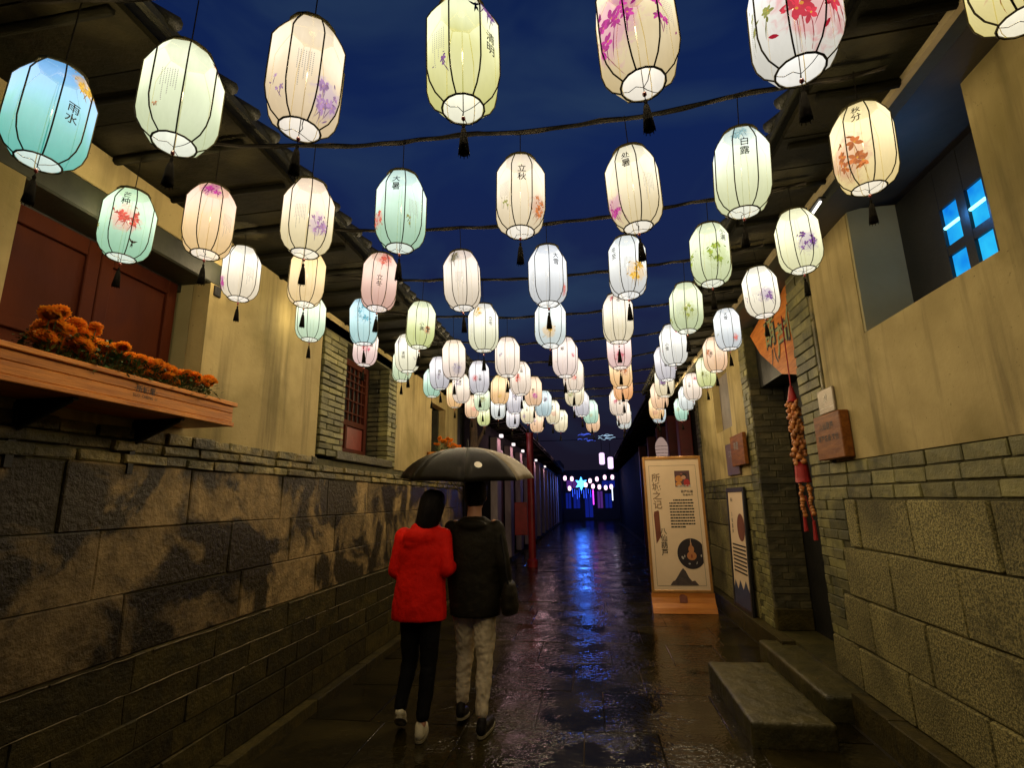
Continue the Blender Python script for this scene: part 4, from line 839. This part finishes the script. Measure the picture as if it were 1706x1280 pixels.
for ri, row in enumerate(POS):
    for ci, (x, y, z) in enumerate(row):
        if ri < 5: cc, az, txt, tz, fc, fl, poem, words = SPEC[ri][ci]
        else:
            cc, fc, words = FILL[ri-5][ci]; rr = random.Random(ri*31+ci)
            az = rr.uniform(-22, 22); txt = rr.choice(['', '立春', '惊蛰', '夏至', '小暑', '霜降', '']); tz = rr.uniform(-.05, .08); fl = (rr.uniform(-.06, .08), rr.uniform(-.09, .1), rr.uniform(.025, .05)); poem = rr.choice([None, 1, -1])
        rr = random.Random(ri*17+ci)
        label = '%s, %s from left in the %s row' % (words, ORD[ci], ORD[ri])
        t = thing('paper_lantern', label, 'lantern', (x, y, z), 'painted lanterns strung over the lane')
        yaw = math.atan2(x, y)  # face the lane's entrance
        t.rotation_euler = (rad(rr.uniform(-3, 3)), rad(rr.uniform(-3, 3)), -yaw+rad(az))
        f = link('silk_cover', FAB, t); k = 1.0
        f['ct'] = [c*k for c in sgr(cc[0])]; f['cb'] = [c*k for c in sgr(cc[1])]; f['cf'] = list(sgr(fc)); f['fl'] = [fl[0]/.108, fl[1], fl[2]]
        f['po'] = [(poem or 0)*pi/4, .20, 1.0 if poem is not None else 0.0]
        link('frame', RIB, t); s = link('wire_spider', SPI, t); s.rotation_euler = (0, 0, rr.uniform(0, 6)); link('top_cap', CAP, t)
        ta = link('tassel', TAS, t); link('bead', BEAD, ta)
        wz = 3.205+.05*(x+.2)**2+(.03 if ri < 9 else 0)
        wz = max(wz, z+.26); co = link('hanging_cord', CORD, t, (0, 0, .2)); co.scale = (1, 1, wz-z-.2)
        if ri < 8:
            mb = MB(); petals(mb, fl[0], fl[1], fl[2], fc, rr, (8 if ri == 0 else 6) if ri < 3 else 4); mb.obj('floral_painting', backlit_paint, t)
            if ri < 5:
                mb = MB(); petals(mb, fl[0]+rr.choice((-1, 1))*FW*1.9, rr.uniform(-.11, -.03), fl[2]*.6, (fc if rr.random() < .5 else OLI), rr, 3); mb.obj('floral_painting', backlit_paint, t)
        if (ri, ci) in ((0, 3), (3, 2), (1, 0), (0, 1)):
            bs, bz = {(0, 3): (-.055, .085), (3, 2): (.05, -.06), (1, 0): (.06, -.12), (0, 1): (.05, .10)}[(ri, ci)]; mb = MB()
            for a, L, w in ((.6, .030, .006), (2.3, .030, .006), (-1.2, .024, .004), (-1.7, .024, .004), (1.5, .014, .008)):
                mb.add([surf(bs+cos(a)*L*q-sin(a)*w*v, bz+sin(a)*L*q+cos(a)*w*v, .0020) for q, v in ((0, .4), (.4, 1), (1, 0), (.4, -.6), (0, -.4))], [tuple(range(5))])
            mb.obj('painted_swallow', inkm if ri else MATS['navy_print'], t)
        if txt:
            big = .040 if ri < 3 else .036; vs, fs = text_flat(txt, big, True, .98); mb = MB(); mb.add([surf(a, tz+b, .0022) for a, b in vs], fs); mb.obj('calligraphy', inkm, t)
        b = bpy.data.objects.new('bulb_light', bl if ri < 6 else bl2); COL.objects.link(b); b.parent = t; b.location = (0, 0, .03)
# special painting: swallow on the chartreuse ones is drawn by petals above
# cables over the lane
for ri in range(10):
    y = POS[ri][0][1]; t = MB(); pts = []
    rr = random.Random(ri+90)
    for k in range(41):
        x = -2.36+(1.30+2.36)*k/40; z = 3.235+.05*(x+.2)**2; z = z+.004*sin(x*9+ri)
        z = max([z]+[p[2]+.262-abs(x-p[0])*.2 for p in POS[ri] if abs(x-p[0]) < .12])
        pts.append((x, y+.01*sin(x*5+ri)+rr.uniform(-.004, .004), z+rr.uniform(-.003, .003)))
    t.tube(pts, .0095, 6); t.tube([(a+.004, b+.012*sin(i*.9), c+.012*cos(i*.9)) for i, (a, b, c) in enumerate(pts)], .0035, 4)
    t.obj('lantern_cable', cable, None, label='black cable across the lane carrying the %s row of lanterns' % ORD[ri], category='cable', group='cables over the lane')

# tube lamp under the right eave
tl = thing('tube_lamp', 'short white tube lamp under the right eave', 'lamp')
MB().tube([(1.47, 3.12, 3.352), (1.48, 3.30, 3.352)], .008, 8).obj('lamp_tube', emat('tube_white', (1, .95, .85), 2.5), tl); MB().box(1.455, 1.495, 3.10, 3.32, 3.362, 3.374).obj('lamp_body', blackmetal, tl)

# ---------------------------------------------------------------- people
def remesh(mb, name, voxel, m, parent, smooth_it=6, wr=0, seed=0, wscale=9):
    me = mb.mesh(name); o = bpy.data.objects.new(name, me); COL.objects.link(o)
    md = o.modifiers.new('r', 'REMESH'); md.mode = 'VOXEL'; md.voxel_size = voxel; md.use_smooth_shade = True
    sm = o.modifiers.new('s', 'SMOOTH'); sm.factor = .5; sm.iterations = smooth_it
    me2 = bpy.data.meshes.new_from_object(o.evaluated_get(bpy.context.evaluated_depsgraph_get()))
    bpy.data.objects.remove(o); bpy.data.meshes.remove(me)
    if wr:
        me2.update(); nrm = [v.normal.copy() for v in me2.vertices]
        for v, nn in zip(me2.vertices, nrm):
            p = v.co; q = Vector((p.x*wscale, p.y*wscale, p.z*wscale*.55+seed)); d = noise.noise(q)*.6+abs(noise.noise(q*2.1+Vector((3, 1, p.z*4))))*.7-.25; v.co = p+nn*(d*wr)
    me2.materials.clear(); me2.materials.append(m); me2.polygons.foreach_set('use_smooth', [True]*len(me2.polygons)); me2.name = name
    return link(name, me2, parent)
def cap(mb, p, q, r1, r2, n=10):
    p, q = Vector(p), Vector(q); d = (q-p); L = d.length; d.normalize(); pts = []; rs = []
    for a in (-1, -.8, -.5, 0): pts.append(p+d*(r1*a)); rs.append(max(r1*math.sqrt(max(0, 1-a*a)), r1*.12))
    for a in (0, .5, .8, 1): pts.append(q+d*(r2*a)); rs.append(max(r2*math.sqrt(max(0, 1-a*a)), r2*.12))
    mb.tube(pts, rs, n)
def ball(mb, c, rx, ry, rz, n=14):
    prof = [(max(.04, sin(pi*k/9)), -cos(pi*k/9)) for k in range(10)]; mb.lathe([(r, z*rz) for r, z in prof], n, c, sx=rx, sy=ry)
def stack(mb, rings, n=18): # (x,y,z,rx,ry)
    vs = [(x+rx*cos(2*pi*j/n), y+ry*sin(2*pi*j/n), z) for x, y, z, rx, ry in rings for j in range(n)]
    mb.add(vs, [(i*n+j, i*n+(j+1) % n, (i+1)*n+(j+1) % n, (i+1)*n+j) for i in range(len(rings)-1) for j in range(n)]+[tuple(range(n))[::-1], tuple((len(rings)-1)*n+j for j in range(n))])
def hand(mb, w, d, up, side, curl=.6):
    """palm and five fingers; w wrist, d direction of fingers, up = back of hand normal, side = thumb side"""
    w, d, up, side = Vector(w), Vector(d).normalized(), Vector(up).normalized(), Vector(side).normalized()
    c = w+d*.05
    for k in (-.024, -.008, .008, .024): cap(mb, w+side*k*.7+d*.01, c+side*k+d*.03, .014, .012, 8)
    for k, L in ((.027, .036), (.009, .041), (-.009, .038), (-.026, .030)):
        a = c+side*k+d*.035; dd = (d*cos(curl)-up*sin(curl)); b = a+dd*L; d2 = (d*cos(curl*2.1)-up*sin(curl*2.1)); e2 = b+d2*L*.75; cap(mb, a, b, .0095, .009, 8); cap(mb, b, e2, .009, .0075, 8)
    a = w+side*.026+d*.02; b = a+(side*.7+d*.6-up*.3)*.035; e2 = b+(d*.8-up*.6+side*.1)*.03; cap(mb, a, b, .012, .0105, 8); cap(mb, b, e2, .0105, .009, 8)
mb = MB(); mb.box(*STEPBOX[0]); o = remesh(mb, 'stone_step', .018, slab_dry, None, 1, wr=.009, seed=31, wscale=11)
for a, b in STEP.items(): o[a] = b
mb = MB(); mb.box(*STEPBOX[1]); remesh(mb, 'threshold', .018, slab_dry, rb, 1, wr=.007, seed=33, wscale=11)
skin = mat('skin', (.72, .36, .21), (.62, .30, .17), rough=.5, scale=12, bump=.05)
hairm = mat('black_hair', (.006, .005, .005), (.012, .010, .009), spec=.12, rough=.4, scale=10, bump=.6, bscale=80, stretch=(4, 4, .6))
redjac = mat('red_jacket_cloth', (.85, .014, .006), (.70, .010, .004), spec=.12, rough=.62, scale=7, bump=.5, bscale=14, bdist=.02)
darkjac = mat('dark_jacket_cloth', (.020, .017, .009), (.012, .010, .006), spec=.12, rough=.6, scale=8, bump=.5, bscale=16, bdist=.02)
blacktr = mat('black_trouser_cloth', (.010, .009, .008), (.006, .006, .006), spec=.12, rough=.7, scale=8, bump=.4, bscale=18)
beigetr = mat('beige_trouser_cloth', (.74, .62, .40), (.68, .56, .35), rough=.7, scale=7, bump=.7, bscale=22, bdist=.015)
shoew = mat('white_sneaker', (.72, .66, .42), (.55, .48, .3), rough=.5, scale=22, bump=.3)
shoeb = mat('black_sneaker', (.02, .018, .014), (.012, .01, .008), spec=.12, rough=.45, scale=20, bump=.3)
solem = mat('shoe_sole', (.30, .26, .15), rough=.5, scale=10, bump=.2)
def head(mb, c, r=1.0, yaw=0):
    x, y, z = c; ball(mb, (x, y, z), .074*r, .092*r, .112*r); ball(mb, (x, y+.02, z-.05), .058*r, .07*r, .07*r)
    fw = Vector((sin(yaw), cos(yaw), 0)); sd = Vector((cos(yaw), -sin(yaw), 0)); C = Vector(c)
    cap(mb, C+fw*.088+Vector((0, 0, .005)), C+fw*.108+Vector((0, 0, -.03)), .009, .013, 8)
    for s in (-1, 1):
        ball(mb, tuple(C+sd*(s*.078)+Vector((0, 0, -.012))), .012, .02, .032); cap(mb, C+fw*.083+sd*(s*.012)+Vector((0, 0, -.063)), C+fw*.088+Vector((0, 0, -.061)), .007, .008, 8)
        ball(mb, tuple(C+fw*.082+sd*(s*.030)+Vector((0, 0, .012))), .014, .01, .009)
def shoe(name, heel, toe, m, parent, r=.036):
    mb = MB(); h, t = Vector(heel), Vector(toe); d = (t-h).normalized(); sidev = d.cross(Vector((0, 0, 1))).normalized(); up = sidev.cross(d)
    cap(mb, h+up*.035, h+d*.10+up*.03, .036, .042); cap(mb, h+d*.09+up*.028, t-d*.03+up*.02, .042, .034); cap(mb, h+up*.05, h+up*.085+d*.02, .034, .036)
    cap(mb, h+d*.15+sidev*.012+up*.012, t-d*.02+up*.012, .028, .026)
    o = remesh(mb, name, .007, m, parent, 3)
    sb = MB(); n = 16; vs = []
    for lift in (0, .016):
        for j in range(n):
            a = 2*pi*j/n; L = (t-h).length; u = .5-.5*cos(a); ww = .040*(abs(sin(a))**.7)*(1 if sin(a) > 0 else -1)*(1+.15*u); vs.append(h-d*.035+d*(L+.05)*u+sidev*ww+up*(lift-.008))
    sb.add(vs, [tuple(range(n))[::-1], tuple(range(n, 2*n))]+[(j, (j+1) % n, n+(j+1) % n, n+j) for j in range(n)]); sb.obj('sole', solem, o)
    return o
# woman in red
wm = thing('person', 'woman in a hooded red jacket and black trousers walking away', 'person', (-1.27, 3.95, 0))
O = Vector((-1.27, 3.95, 0))
def L_(*p): return tuple(Vector(p)-O)
b = MB(); hc = L_(-1.195, 3.97, 1.565); head(b, hc, 1.0, .15); cap(b, L_(-1.2, 3.955, 1.50), L_(-1.23, 3.95, 1.38), .045, .055)
stack(b, [(-.0, 0, .80, .13, .09), (0, 0, .95, .12, .085), (0, 0, 1.10, .105, .08), (0, 0, 1.25, .125, .085), (.0, 0, 1.36, .13, .075), (.03, 0, 1.42, .06, .05)])
for a in [(L_(-1.39, 3.96, 1.36), L_(-1.45, 3.95, 1.12), .035, .03), (L_(-1.45, 3.95, 1.12), L_(-1.42, 4.14, 1.0), .03, .024), (L_(-1.13, 3.96, 1.36), L_(-1.075, 3.93, 1.12), .035, .03), (L_(-1.075, 3.93, 1.12), L_(-1.04, 4.14, 1.14), .03, .024),
          (L_(-1.34, 3.96, .86), L_(-1.365, 4.02, .48), .065, .042), (L_(-1.365, 4.02, .48), L_(-1.405, 3.93, .16), .04, .028), (L_(-1.20, 3.95, .86), L_(-1.205, 3.96, .47), .065, .042), (L_(-1.205, 3.96, .47), L_(-1.225, 3.88, .10), .04, .028)]: cap(b, *a)
hand(b, L_(-1.42, 4.14, 1.0), (.1, 1, -.1), (-1, 0, .2), (0, .1, 1)); hand(b, L_(-1.04, 4.14, 1.14), (.3, 1, 0), (0, 0, 1), (-1, 0, 0))
remesh(b, 'body', .009, skin, wm, 2)
j = MB(); stack(j, [(-.015, 0, .765, .210, .145), (-.015, 0, .85, .206, .145), (-.01, 0, 1.0, .19, .14), (-.005, 0, 1.13, .178, .13), (0, 0, 1.24, .183, .13), (.005, 0, 1.33, .18, .12), (.02, 0, 1.395, .14, .095), (.045, 0, 1.44, .075, .07)])
for a in [(L_(-1.42, 3.96, 1.345), L_(-1.475, 3.94, 1.10), .070, .058), (L_(-1.475, 3.94, 1.10), L_(-1.44, 4.10, 1.01), .058, .045), (L_(-1.11, 3.96, 1.345), L_(-1.075, 3.92, 1.115), .068, .058), (L_(-1.075, 3.92, 1.115), L_(-1.05, 4.10, 1.13), .057, .045)]: cap(j, *a, n=14)
ball(j, L_(-1.27, 3.865, 1.345), .125, .055, .075); ball(j, L_(-1.25, 3.90, 1.41), .10, .06, .05); ball(j, L_(-1.30, 3.85, 1.295), .08, .035, .04)
remesh(j, 'jacket', .009, redjac, wm, 8, wr=.009, seed=1, wscale=6)
h = MB(); stack(h, [(.075, .0, 1.69, .03, .035), (.075, .0, 1.675, .066, .075), (.075, 0, 1.64, .092, .10), (.072, -.005, 1.58, .100, .108), (.06, -.02, 1.51, .098, .10), (.045, -.03, 1.45, .095, .088), (.028, -.038, 1.40, .085, .07), (.02, -.04, 1.385, .06, .05)])
remesh(h, 'hair', .008, hairm, wm, 3, wr=.006, seed=5, wscale=22)
tr = MB()
for a in [(L_(-1.345, 3.96, .86), L_(-1.365, 4.01, .48), .092, .064), (L_(-1.365, 4.01, .48), L_(-1.405, 3.94, .19), .063, .048), (L_(-1.195, 3.95, .86), L_(-1.205, 3.95, .47), .092, .064), (L_(-1.205, 3.95, .47), L_(-1.225, 3.89, .15), .062, .048)]: cap(tr, *a, n=14)
ball(tr, (0, 0, .86), .155, .11, .12); remesh(tr, 'trousers', .010, blacktr, wm, 3, wr=.012, seed=3)
shoe('shoe', L_(-1.235, 3.86, .012), L_(-1.27, 4.08, .012), shoew, wm); shoe('shoe', L_(-1.395, 3.90, .13), L_(-1.44, 4.08, .02), shoew, wm)
# man
mn = thing('person', 'man in a dark jacket and beige trousers holding a black umbrella', 'person', (-.91, 4.1, 0)); O = Vector((-.91, 4.1, 0))
b = MB(); hc = L_(-.90, 4.12, 1.64); head(b, hc, 1.02, 0); cap(b, L_(-.90, 4.10, 1.58), L_(-.905, 4.09, 1.42), .052, .062)
stack(b, [(0, 0, .82, .14, .095), (0, 0, .98, .13, .09), (0, 0, 1.15, .13, .09), (0, 0, 1.32, .15, .09), (0, 0, 1.42, .14, .075), (0, 0, 1.47, .07, .055)])
for a in [(L_(-1.06, 4.11, 1.42), L_(-1.09, 4.16, 1.16), .04, .034), (L_(-1.09, 4.16, 1.16), L_(-1.0, 4.33, 1.30), .034, .026), (L_(-.75, 4.11, 1.42), L_(-.68, 4.06, 1.14), .04, .034), (L_(-.68, 4.06, 1.14), L_(-.65, 4.12, .90), .034, .026),
          (L_(-.985, 4.11, .88), L_(-.99, 4.2, .50), .07, .046), (L_(-.99, 4.2, .50), L_(-1.015, 4.17, .13), .044, .03), (L_(-.83, 4.1, .88), L_(-.825, 4.08, .49), .07, .046), (L_(-.825, 4.08, .49), L_(-.83, 4.0, .11), .044, .03)]: cap(b, *a)
hand(b, L_(-1.0, 4.33, 1.30), (.4, .7, .1), (-.3, .6, 0), (0, 0, 1), 1.0); hand(b, L_(-.65, 4.12, .90), (0, .15, -1), (1, 0, 0), (0, 1, 0), .4)
remesh(b, 'body', .009, skin, mn, 2)
j = MB(); stack(j, [(.01, 0, .765, .195, .14), (.01, 0, .85, .20, .145), (0, 0, 1.0, .20, .145), (0, 0, 1.15, .203, .14), (0, 0, 1.28, .21, .135), (0, 0, 1.38, .195, .12), (0, 0, 1.445, .14, .095), (0, 0, 1.485, .085, .075)])
for a in [(L_(-1.08, 4.11, 1.39), L_(-1.10, 4.15, 1.15), .072, .062), (L_(-1.10, 4.15, 1.15), L_(-1.02, 4.31, 1.27), .06, .045), (L_(-.735, 4.11, 1.385), L_(-.675, 4.05, 1.14), .072, .06), (L_(-.675, 4.05, 1.14), L_(-.65, 4.10, .93), .058, .045)]: cap(j, *a, n=14)
ball(j, L_(-.90, 4.01, 1.42), .11, .05, .045)
remesh(j, 'jacket', .010, darkjac, mn, 8, wr=.009, seed=9, wscale=6)
h = MB(); stack(h, [(.01, .02, 1.775, .03, .03), (.01, .02, 1.762, .068, .08), (.01, .015, 1.72, .092, .106), (.01, .01, 1.66, .094, .105), (.01, -.005, 1.61, .086, .088), (.01, -.01, 1.57, .066, .068), (.01, -.01, 1.56, .05, .05)]); remesh(h, 'hair', .008, hairm, mn, 3, wr=.006, seed=15, wscale=24)
tr = MB()
for a in [(L_(-.99, 4.11, .88), L_(-.99, 4.19, .50), .098, .068), (L_(-.99, 4.19, .50), L_(-1.015, 4.17, .17), .066, .046), (L_(-.825, 4.1, .88), L_(-.825, 4.08, .49), .098, .070), (L_(-.825, 4.08, .49), L_(-.83, 4.01, .15), .068, .048)]: cap(tr, *a, n=14)
ball(tr, (0, 0, .88), .165, .12, .12); remesh(tr, 'trousers', .009, beigetr, mn, 3, wr=.020, seed=4, wscale=13)
shoe('shoe', L_(-.83, 3.97, .012), L_(-.80, 4.22, .012), shoeb, mn); shoe('shoe', L_(-1.015, 4.12, .06), L_(-1.03, 4.36, .014), shoeb, mn)
# shoulder bag
bgg = thing('shoulder_bag', 'dark shoulder bag hanging at the man right hip', 'bag', (-.62, 4.0, .9))
mb = MB(); stack(mb, [(0, 0, -.10, .055, .10), (0, 0, -.05, .065, .12), (0, 0, .04, .06, .115), (0, 0, .10, .04, .10), (0, 0, .12, .02, .08)]); remesh(mb, 'bag_body', .009, darkjac, bgg, 3, wr=.008, seed=2)
MB().tube([(0, -.08, .1), (-.02, -.07, .25), (-.06, .02, .42), (-.09, .12, .52), (-.12, .2, .45), (-.05, .17, .2), (0, .10, .1)], .008, 6).obj('strap', blacktr, bgg)
# umbrella
um = thing('umbrella', 'open black umbrella with a small white emblem', 'umbrella', (-.985, 4.20, 2.03)); um.rotation_euler = (rad(5.5), rad(.8), rad(11))
NP = 8; RU = .545; HU = .245
def up_(a, t):
    sag = 1-.10*(1-abs(((a/(pi/4)) % 1)-.5)*2)*t*t; r = RU*sin(t*1.25)/sin(1.25)*sag; return Vector((r*cos(a), r*sin(a), -HU*(1-cos(t*1.25))/(1-cos(1.25))+.012*(1-abs(((a/(pi/4)) % 1)-.5)*2)*0))
canm = mat('umbrella_cloth', (.009, .007, .004), (.006, .005, .003), rough=.4, scale=20, bump=.2, spec=.10)
canp = mat('umbrella_panel_cloth', (.24, .19, .11), rough=.5, scale=20, bump=.2)
for k in range(NP):
    mb = MB(); vs = []; n = 6; mm = 10
    for i in range(mm+1):
        for q in range(n+1): a = (k+q/n)*pi/4; vs.append(up_(a if q < n else a-1e-6, i/mm))
    mb.add(vs, [(i*(n+1)+q, i*(n+1)+q+1, (i+1)*(n+1)+q+1, (i+1)*(n+1)+q) for i in range(mm) for q in range(n)])
    o = mb.obj('canopy_panel', canp if k == 7 else canm, um, smooth=True); sd = o.modifiers.new('s', 'SOLIDIFY'); sd.thickness = .0015
for k in range(NP):
    a = k*pi/4; MB().tube([up_(a+1e-5, t/8)+Vector((0, 0, -.006)) for t in range(9)], .0025, 5).tube([(0, 0, -.42), up_(a+1e-5, .5)+Vector((0, 0, -.008))], .002, 4).obj('rib', blackmetal, um)
MB().tube([(0, 0, .05), (0, 0, -.80)], .006, 8).lathe([(.004, .07), (.008, .05), (.012, .0), (.02, -.006)], 8).obj('shaft', blackmetal, um)
MB().tube([(0, 0, -.80), (0, 0, -.93)], .013, 10).obj('handle', blackwood, um)
mb = MB(); a0 = -pi/2-rad(11)+.42; cs = []
for i in range(16):
    u, v = cos(2*pi*i/16), sin(2*pi*i/16); p = up_(a0+u*.070, .70+v*.062); cs.append(p*1.004+Vector((0, 0, .003)))
mb.add(cs, [tuple(range(16))]); mb.obj('emblem', whitem, um)

# ---------------------------------------------------------------- farther street
fl_ = thing('pillared_house', 'dark house with a row of pale pilasters farther up on the left', 'building')
MB().box(-3.0, -2.35, 9.75, 38, -.1, 3.4).obj('wall', mat('far_dark_wall', (.012, .010, .008), (.006, .006, .005), rough=.8, spec=.1, scale=3, bump=.3), fl_)
pilm = mat('pale_pilaster', (.42, .34, .33), (.3, .23, .23), rough=.6, scale=6, bump=.2, stretch=(1, 1, .3))
y = 12.4; k = 0
while y < 37:
    MB().box(-2.36, -2.18, y, y+.55, .1, 3.1, ch=.02).obj('pilaster', pilm, fl_)
    MB().box(-2.34, -2.30, y+.75, y+1.55, .3, 2.9).obj('door', red_dark, fl_); y += 2.1; k += 1
eave('far_left_eave', 'dark tiled eave over the pillared house', -1.7, 3.42, -2.42, 3.36, 9.8, 38, tiles=False)
fr_ = thing('shadowed_house', 'unlit house with red posts farther up on the right', 'building')
MB().box(1.95, 2.6, 9.55, 38, -.1, 3.5).obj('wall', MATS['far_dark_wall'], fr_)
for y in (10.2, 11.6, 13.4, 15.6, 18.4): MB().box(1.7, 1.94, y, y+.28, 0, 3.35, ch=.015).obj('post', red_dark, fr_); MB().box(1.90, 1.94, y+.4, y+1.1, .3, 2.8).obj('door', red_dark, fr_)
eave('far_right_eave', 'dark tiled eave over the shadowed house', 1.15, 3.40, 1.9, 3.45, 9.7, 38, tiles=False)
for i, y in enumerate((12.7, 14.8, 16.9, 19.0, 21.1, 25.3)):
    wl0 = MB().box(-2.17, -2.08, y-.06, y+.06, 3.12, 3.20, ch=.01).obj('wall_lamp', emat('wall_lamp%d' % i, (1, .85, .85), 1.3), fl_)
    q = bpy.data.lights.new('wash', 'POINT'); q.energy = 5; q.color = (1, .55, .6); q.shadow_soft_size = .05
    o = bpy.data.objects.new('wash_light', q); COL.objects.link(o); o.parent = wl0; o.location = (-1.95, y, 3.0)
# red post with hanging sign board
rp_ = thing('red_post', 'slim dark red lamp post standing by the left wall', 'post', (-1.5, 13.4, 0))
MB().lathe([(.13, 0), (.13, .15), (.09, .2), (.085, 3.2), (.1, 3.3)], 12).obj('shaft', mat('post_red', (.35, .02, .02), (.2, .012, .012), rough=.4, scale=5, bump=.1), rp_)
MB().box(-.42, -.10, -.03, .03, .75, 1.55, ch=.01).obj('sign_board', MATS['post_red'], rp_)
# white bell lantern at the right
wl_ = thing('bell_lantern', 'small white bell shaped lantern hanging before the red posts', 'lantern', (1.32, 9.9, 2.52))
MB().lathe([(.02, .17), (.05, .15), (.10, .07), (.115, .0), (.11, -.1), (.10, -.18)], 10).obj('shade', emat('dim_white_shade', (.36, .24, .2), .9), wl_)
mb = MB(); [mb.tube([(r*cos(2*pi*k/12), r*sin(2*pi*k/12), z) for k in range(12)], .004, 4, closed=True) for r, z in ((.116, 0), (.113, -.06), (.108, -.12), (.104, -.18))]; mb.obj('rings', ribm, wl_)
MB().tube([(0, 0, .16), (.1, 0, .9)], .006, 4).obj('hanging_cord', cable, wl_)
# tree trunk at the end of the near house
tr_ = thing('tree', 'gnarled bare tree trunk at the end of the stone house', 'tree', (-2.12, 9.45, 0))
mb = MB(); mb.tube([(0, 0, -.05), (.02, 0, .8), (-.02, .02, 1.7), (.03, 0, 2.5), (.0, .05, 3.3), (.05, .1, 4.2)], [.13, .10, .085, .08, .07, .05], 10); remesh(mb, 'trunk', .02, barkm, tr_, 2, wr=.03, seed=8, wscale=14)
MB().tube([(.03, 0, 2.5), (.2, .1, 2.9), (.3, .1, 3.3)], [.04, .03, .02], 7).obj('branch', barkm, tr_, smooth=True)

# far end of the lane: blue lights
fe = thing('gate_building', 'dark building closing the far end of the lane under blue lights', 'building')
MB().box(-9, -2.2, 40, 46, 0, 4.5).box(2.2, 9, 40, 46, 0, 5.0).box(-2.2, 2.2, 43, 46, 0, 3.9).obj('wall', mat('far_blue_wall', (.02, .025, .05), rough=.5, scale=2, bump=.1), fe)
bglowm = emat('far_blue_panel_glow', (.02, .05, .8), .22); vglowm = emat('far_violet_panel_glow', (.30, .08, .7), .25)  # glowing panels added to give the far end its blue glow
for i, (a, b, c, d) in enumerate(((-2.0, -1.6, .9, 2.1), (-1.4, -.9, .9, 2.1), (-.5, .1, .2, 2.0), (.5, .9, .9, 2.2), (1.1, 1.6, .9, 2.0), (-1.9, -1.0, 2.5, 3.1), (.9, 1.9, 2.5, 3.0))):
    MB().box(a, b, 42.9, 42.96, c, d).obj('glow_panel', vglowm if i in (3, 5) else bglowm, fe); MB().box((a+b)/2-.02, (a+b)/2+.02, 42.84, 42.89, c, d).obj('panel_divider', blackwood, fe)
st = thing('blue_star_light', 'bright blue star shaped light at the far end of the lane', 'light', (-.62, 36, 2.62))
mb = MB(); n = 12; mb.add([((.42 if i % 2 else .2)*cos(2*pi*i/n), -.05, (.46 if i % 2 else .22)*sin(2*pi*i/n)) for i in range(n)]+[(0, -.16, 0)], [(i, (i+1) % n, n) for i in range(n)]); mb.obj('star', emat('blue_star', (.05, .35, 1), 7), st)
for i in range(9): MB().tube([(-.6+i*.15, .1, -.3-.05*(i % 3)), (-.6+i*.15, .1, -.85+.2*sin(i*2))], .014, 4).obj('light_string', emat('blue_string%d' % i, (.03, .10, 1), 2.2), st)
bpt = bpy.data.lights.new('blue_glow', 'POINT'); bpt.energy = 130; bpt.color = (.05, .16, 1); bpt.shadow_soft_size = .4
o = bpy.data.objects.new('blue_lamp', bpt); COL.objects.link(o); o.parent = st; o.location = (0, -.6, 0)
bp2 = bpy.data.lights.new('blue_window_glow', 'POINT'); bp2.energy = 2.2; bp2.color = (.05, .35, 1); bp2.shadow_soft_size = .05
o = bpy.data.objects.new('blue_window_lamp', bp2); COL.objects.link(o); o.parent = bw; o.location = (XW-.10, 3.12, 3.2)
farm = emat('far_lantern_glow', (1, .62, .85), 2.2); farm2 = emat('far_lantern_white', (.75, .8, 1), 2.2)
fp = [(-1.62, 2.95), (-1.18, 2.9), (-.02, 2.75), (.42, 2.85), (.92, 2.95), (1.4, 2.95), (-1.35, 2.3), (-.30, 2.5), (.15, 2.4), (.55, 2.35), (.95, 2.3), (1.3, 2.35)]
fw = ['first and leftmost', 'second', 'third', 'fourth', 'fifth', 'sixth and rightmost']
lm = MB().lathe([(.04, -.15), (.09, -.11), (.11, 0), (.09, .11), (.04, .15)], 8).mesh('far_lantern', farm)
for i, (x, z) in enumerate(fp):
    o = link('far_lantern', lm, None, (x, 34.5, z), label='tiny pinkish lantern by the blue star, %s of its %s row' % (fw[i % 6], 'upper' if i < 6 else 'lower'), category='lantern', group='tiny lanterns at the far end')
for i, (x, z) in enumerate(((.56, 3.72), (.93, 3.52))):
    t = thing('long_lantern', ('taller' if i == 0 else 'lower')+' of two long pink white lanterns above the far blue lights', 'lantern', (x, 24, z-.35), 'long lanterns at the far end')
    MB().lathe([(.08, -.26), (.12, -.22), (.12, .22), (.08, .26)], 10).obj('cover', emat('long_lantern%d' % i, (.9, .62, 1), 1.5), t); MB().tube([(0, 0, .26), (0, 0, .9)], .01, 4).obj('hanging_cord', cable, t)
t = MB().tube([(.12, 30, 1.3), (.12, 30, 2.1)], .03, 5).obj('purple_neon', emat('purple_neon', (.7, .05, 1), 3), None, label='short upright purple neon tube near the far end', category='neon light')
t = MB().tube([(1.25, 32, 1.5), (1.25, 32, 2.3)], .03, 5).obj('white_neon', emat('white_neon', (.7, .8, 1), 2), None, label='short upright white neon tube at the far right', category='neon light')
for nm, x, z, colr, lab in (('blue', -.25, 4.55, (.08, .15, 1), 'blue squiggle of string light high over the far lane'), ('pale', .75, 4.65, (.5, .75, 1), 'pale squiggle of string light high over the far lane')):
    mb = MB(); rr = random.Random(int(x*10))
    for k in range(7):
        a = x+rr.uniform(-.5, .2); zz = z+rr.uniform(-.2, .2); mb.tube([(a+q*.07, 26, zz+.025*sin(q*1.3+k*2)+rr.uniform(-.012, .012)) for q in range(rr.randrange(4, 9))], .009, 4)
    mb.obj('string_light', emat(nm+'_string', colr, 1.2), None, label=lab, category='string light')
MB().box(-2.4, 2.3, 25.9, 26.0, 4.45, 4.47).obj('string_support', cable, None, label='thin wire carrying the string lights over the far lane', category='wire')
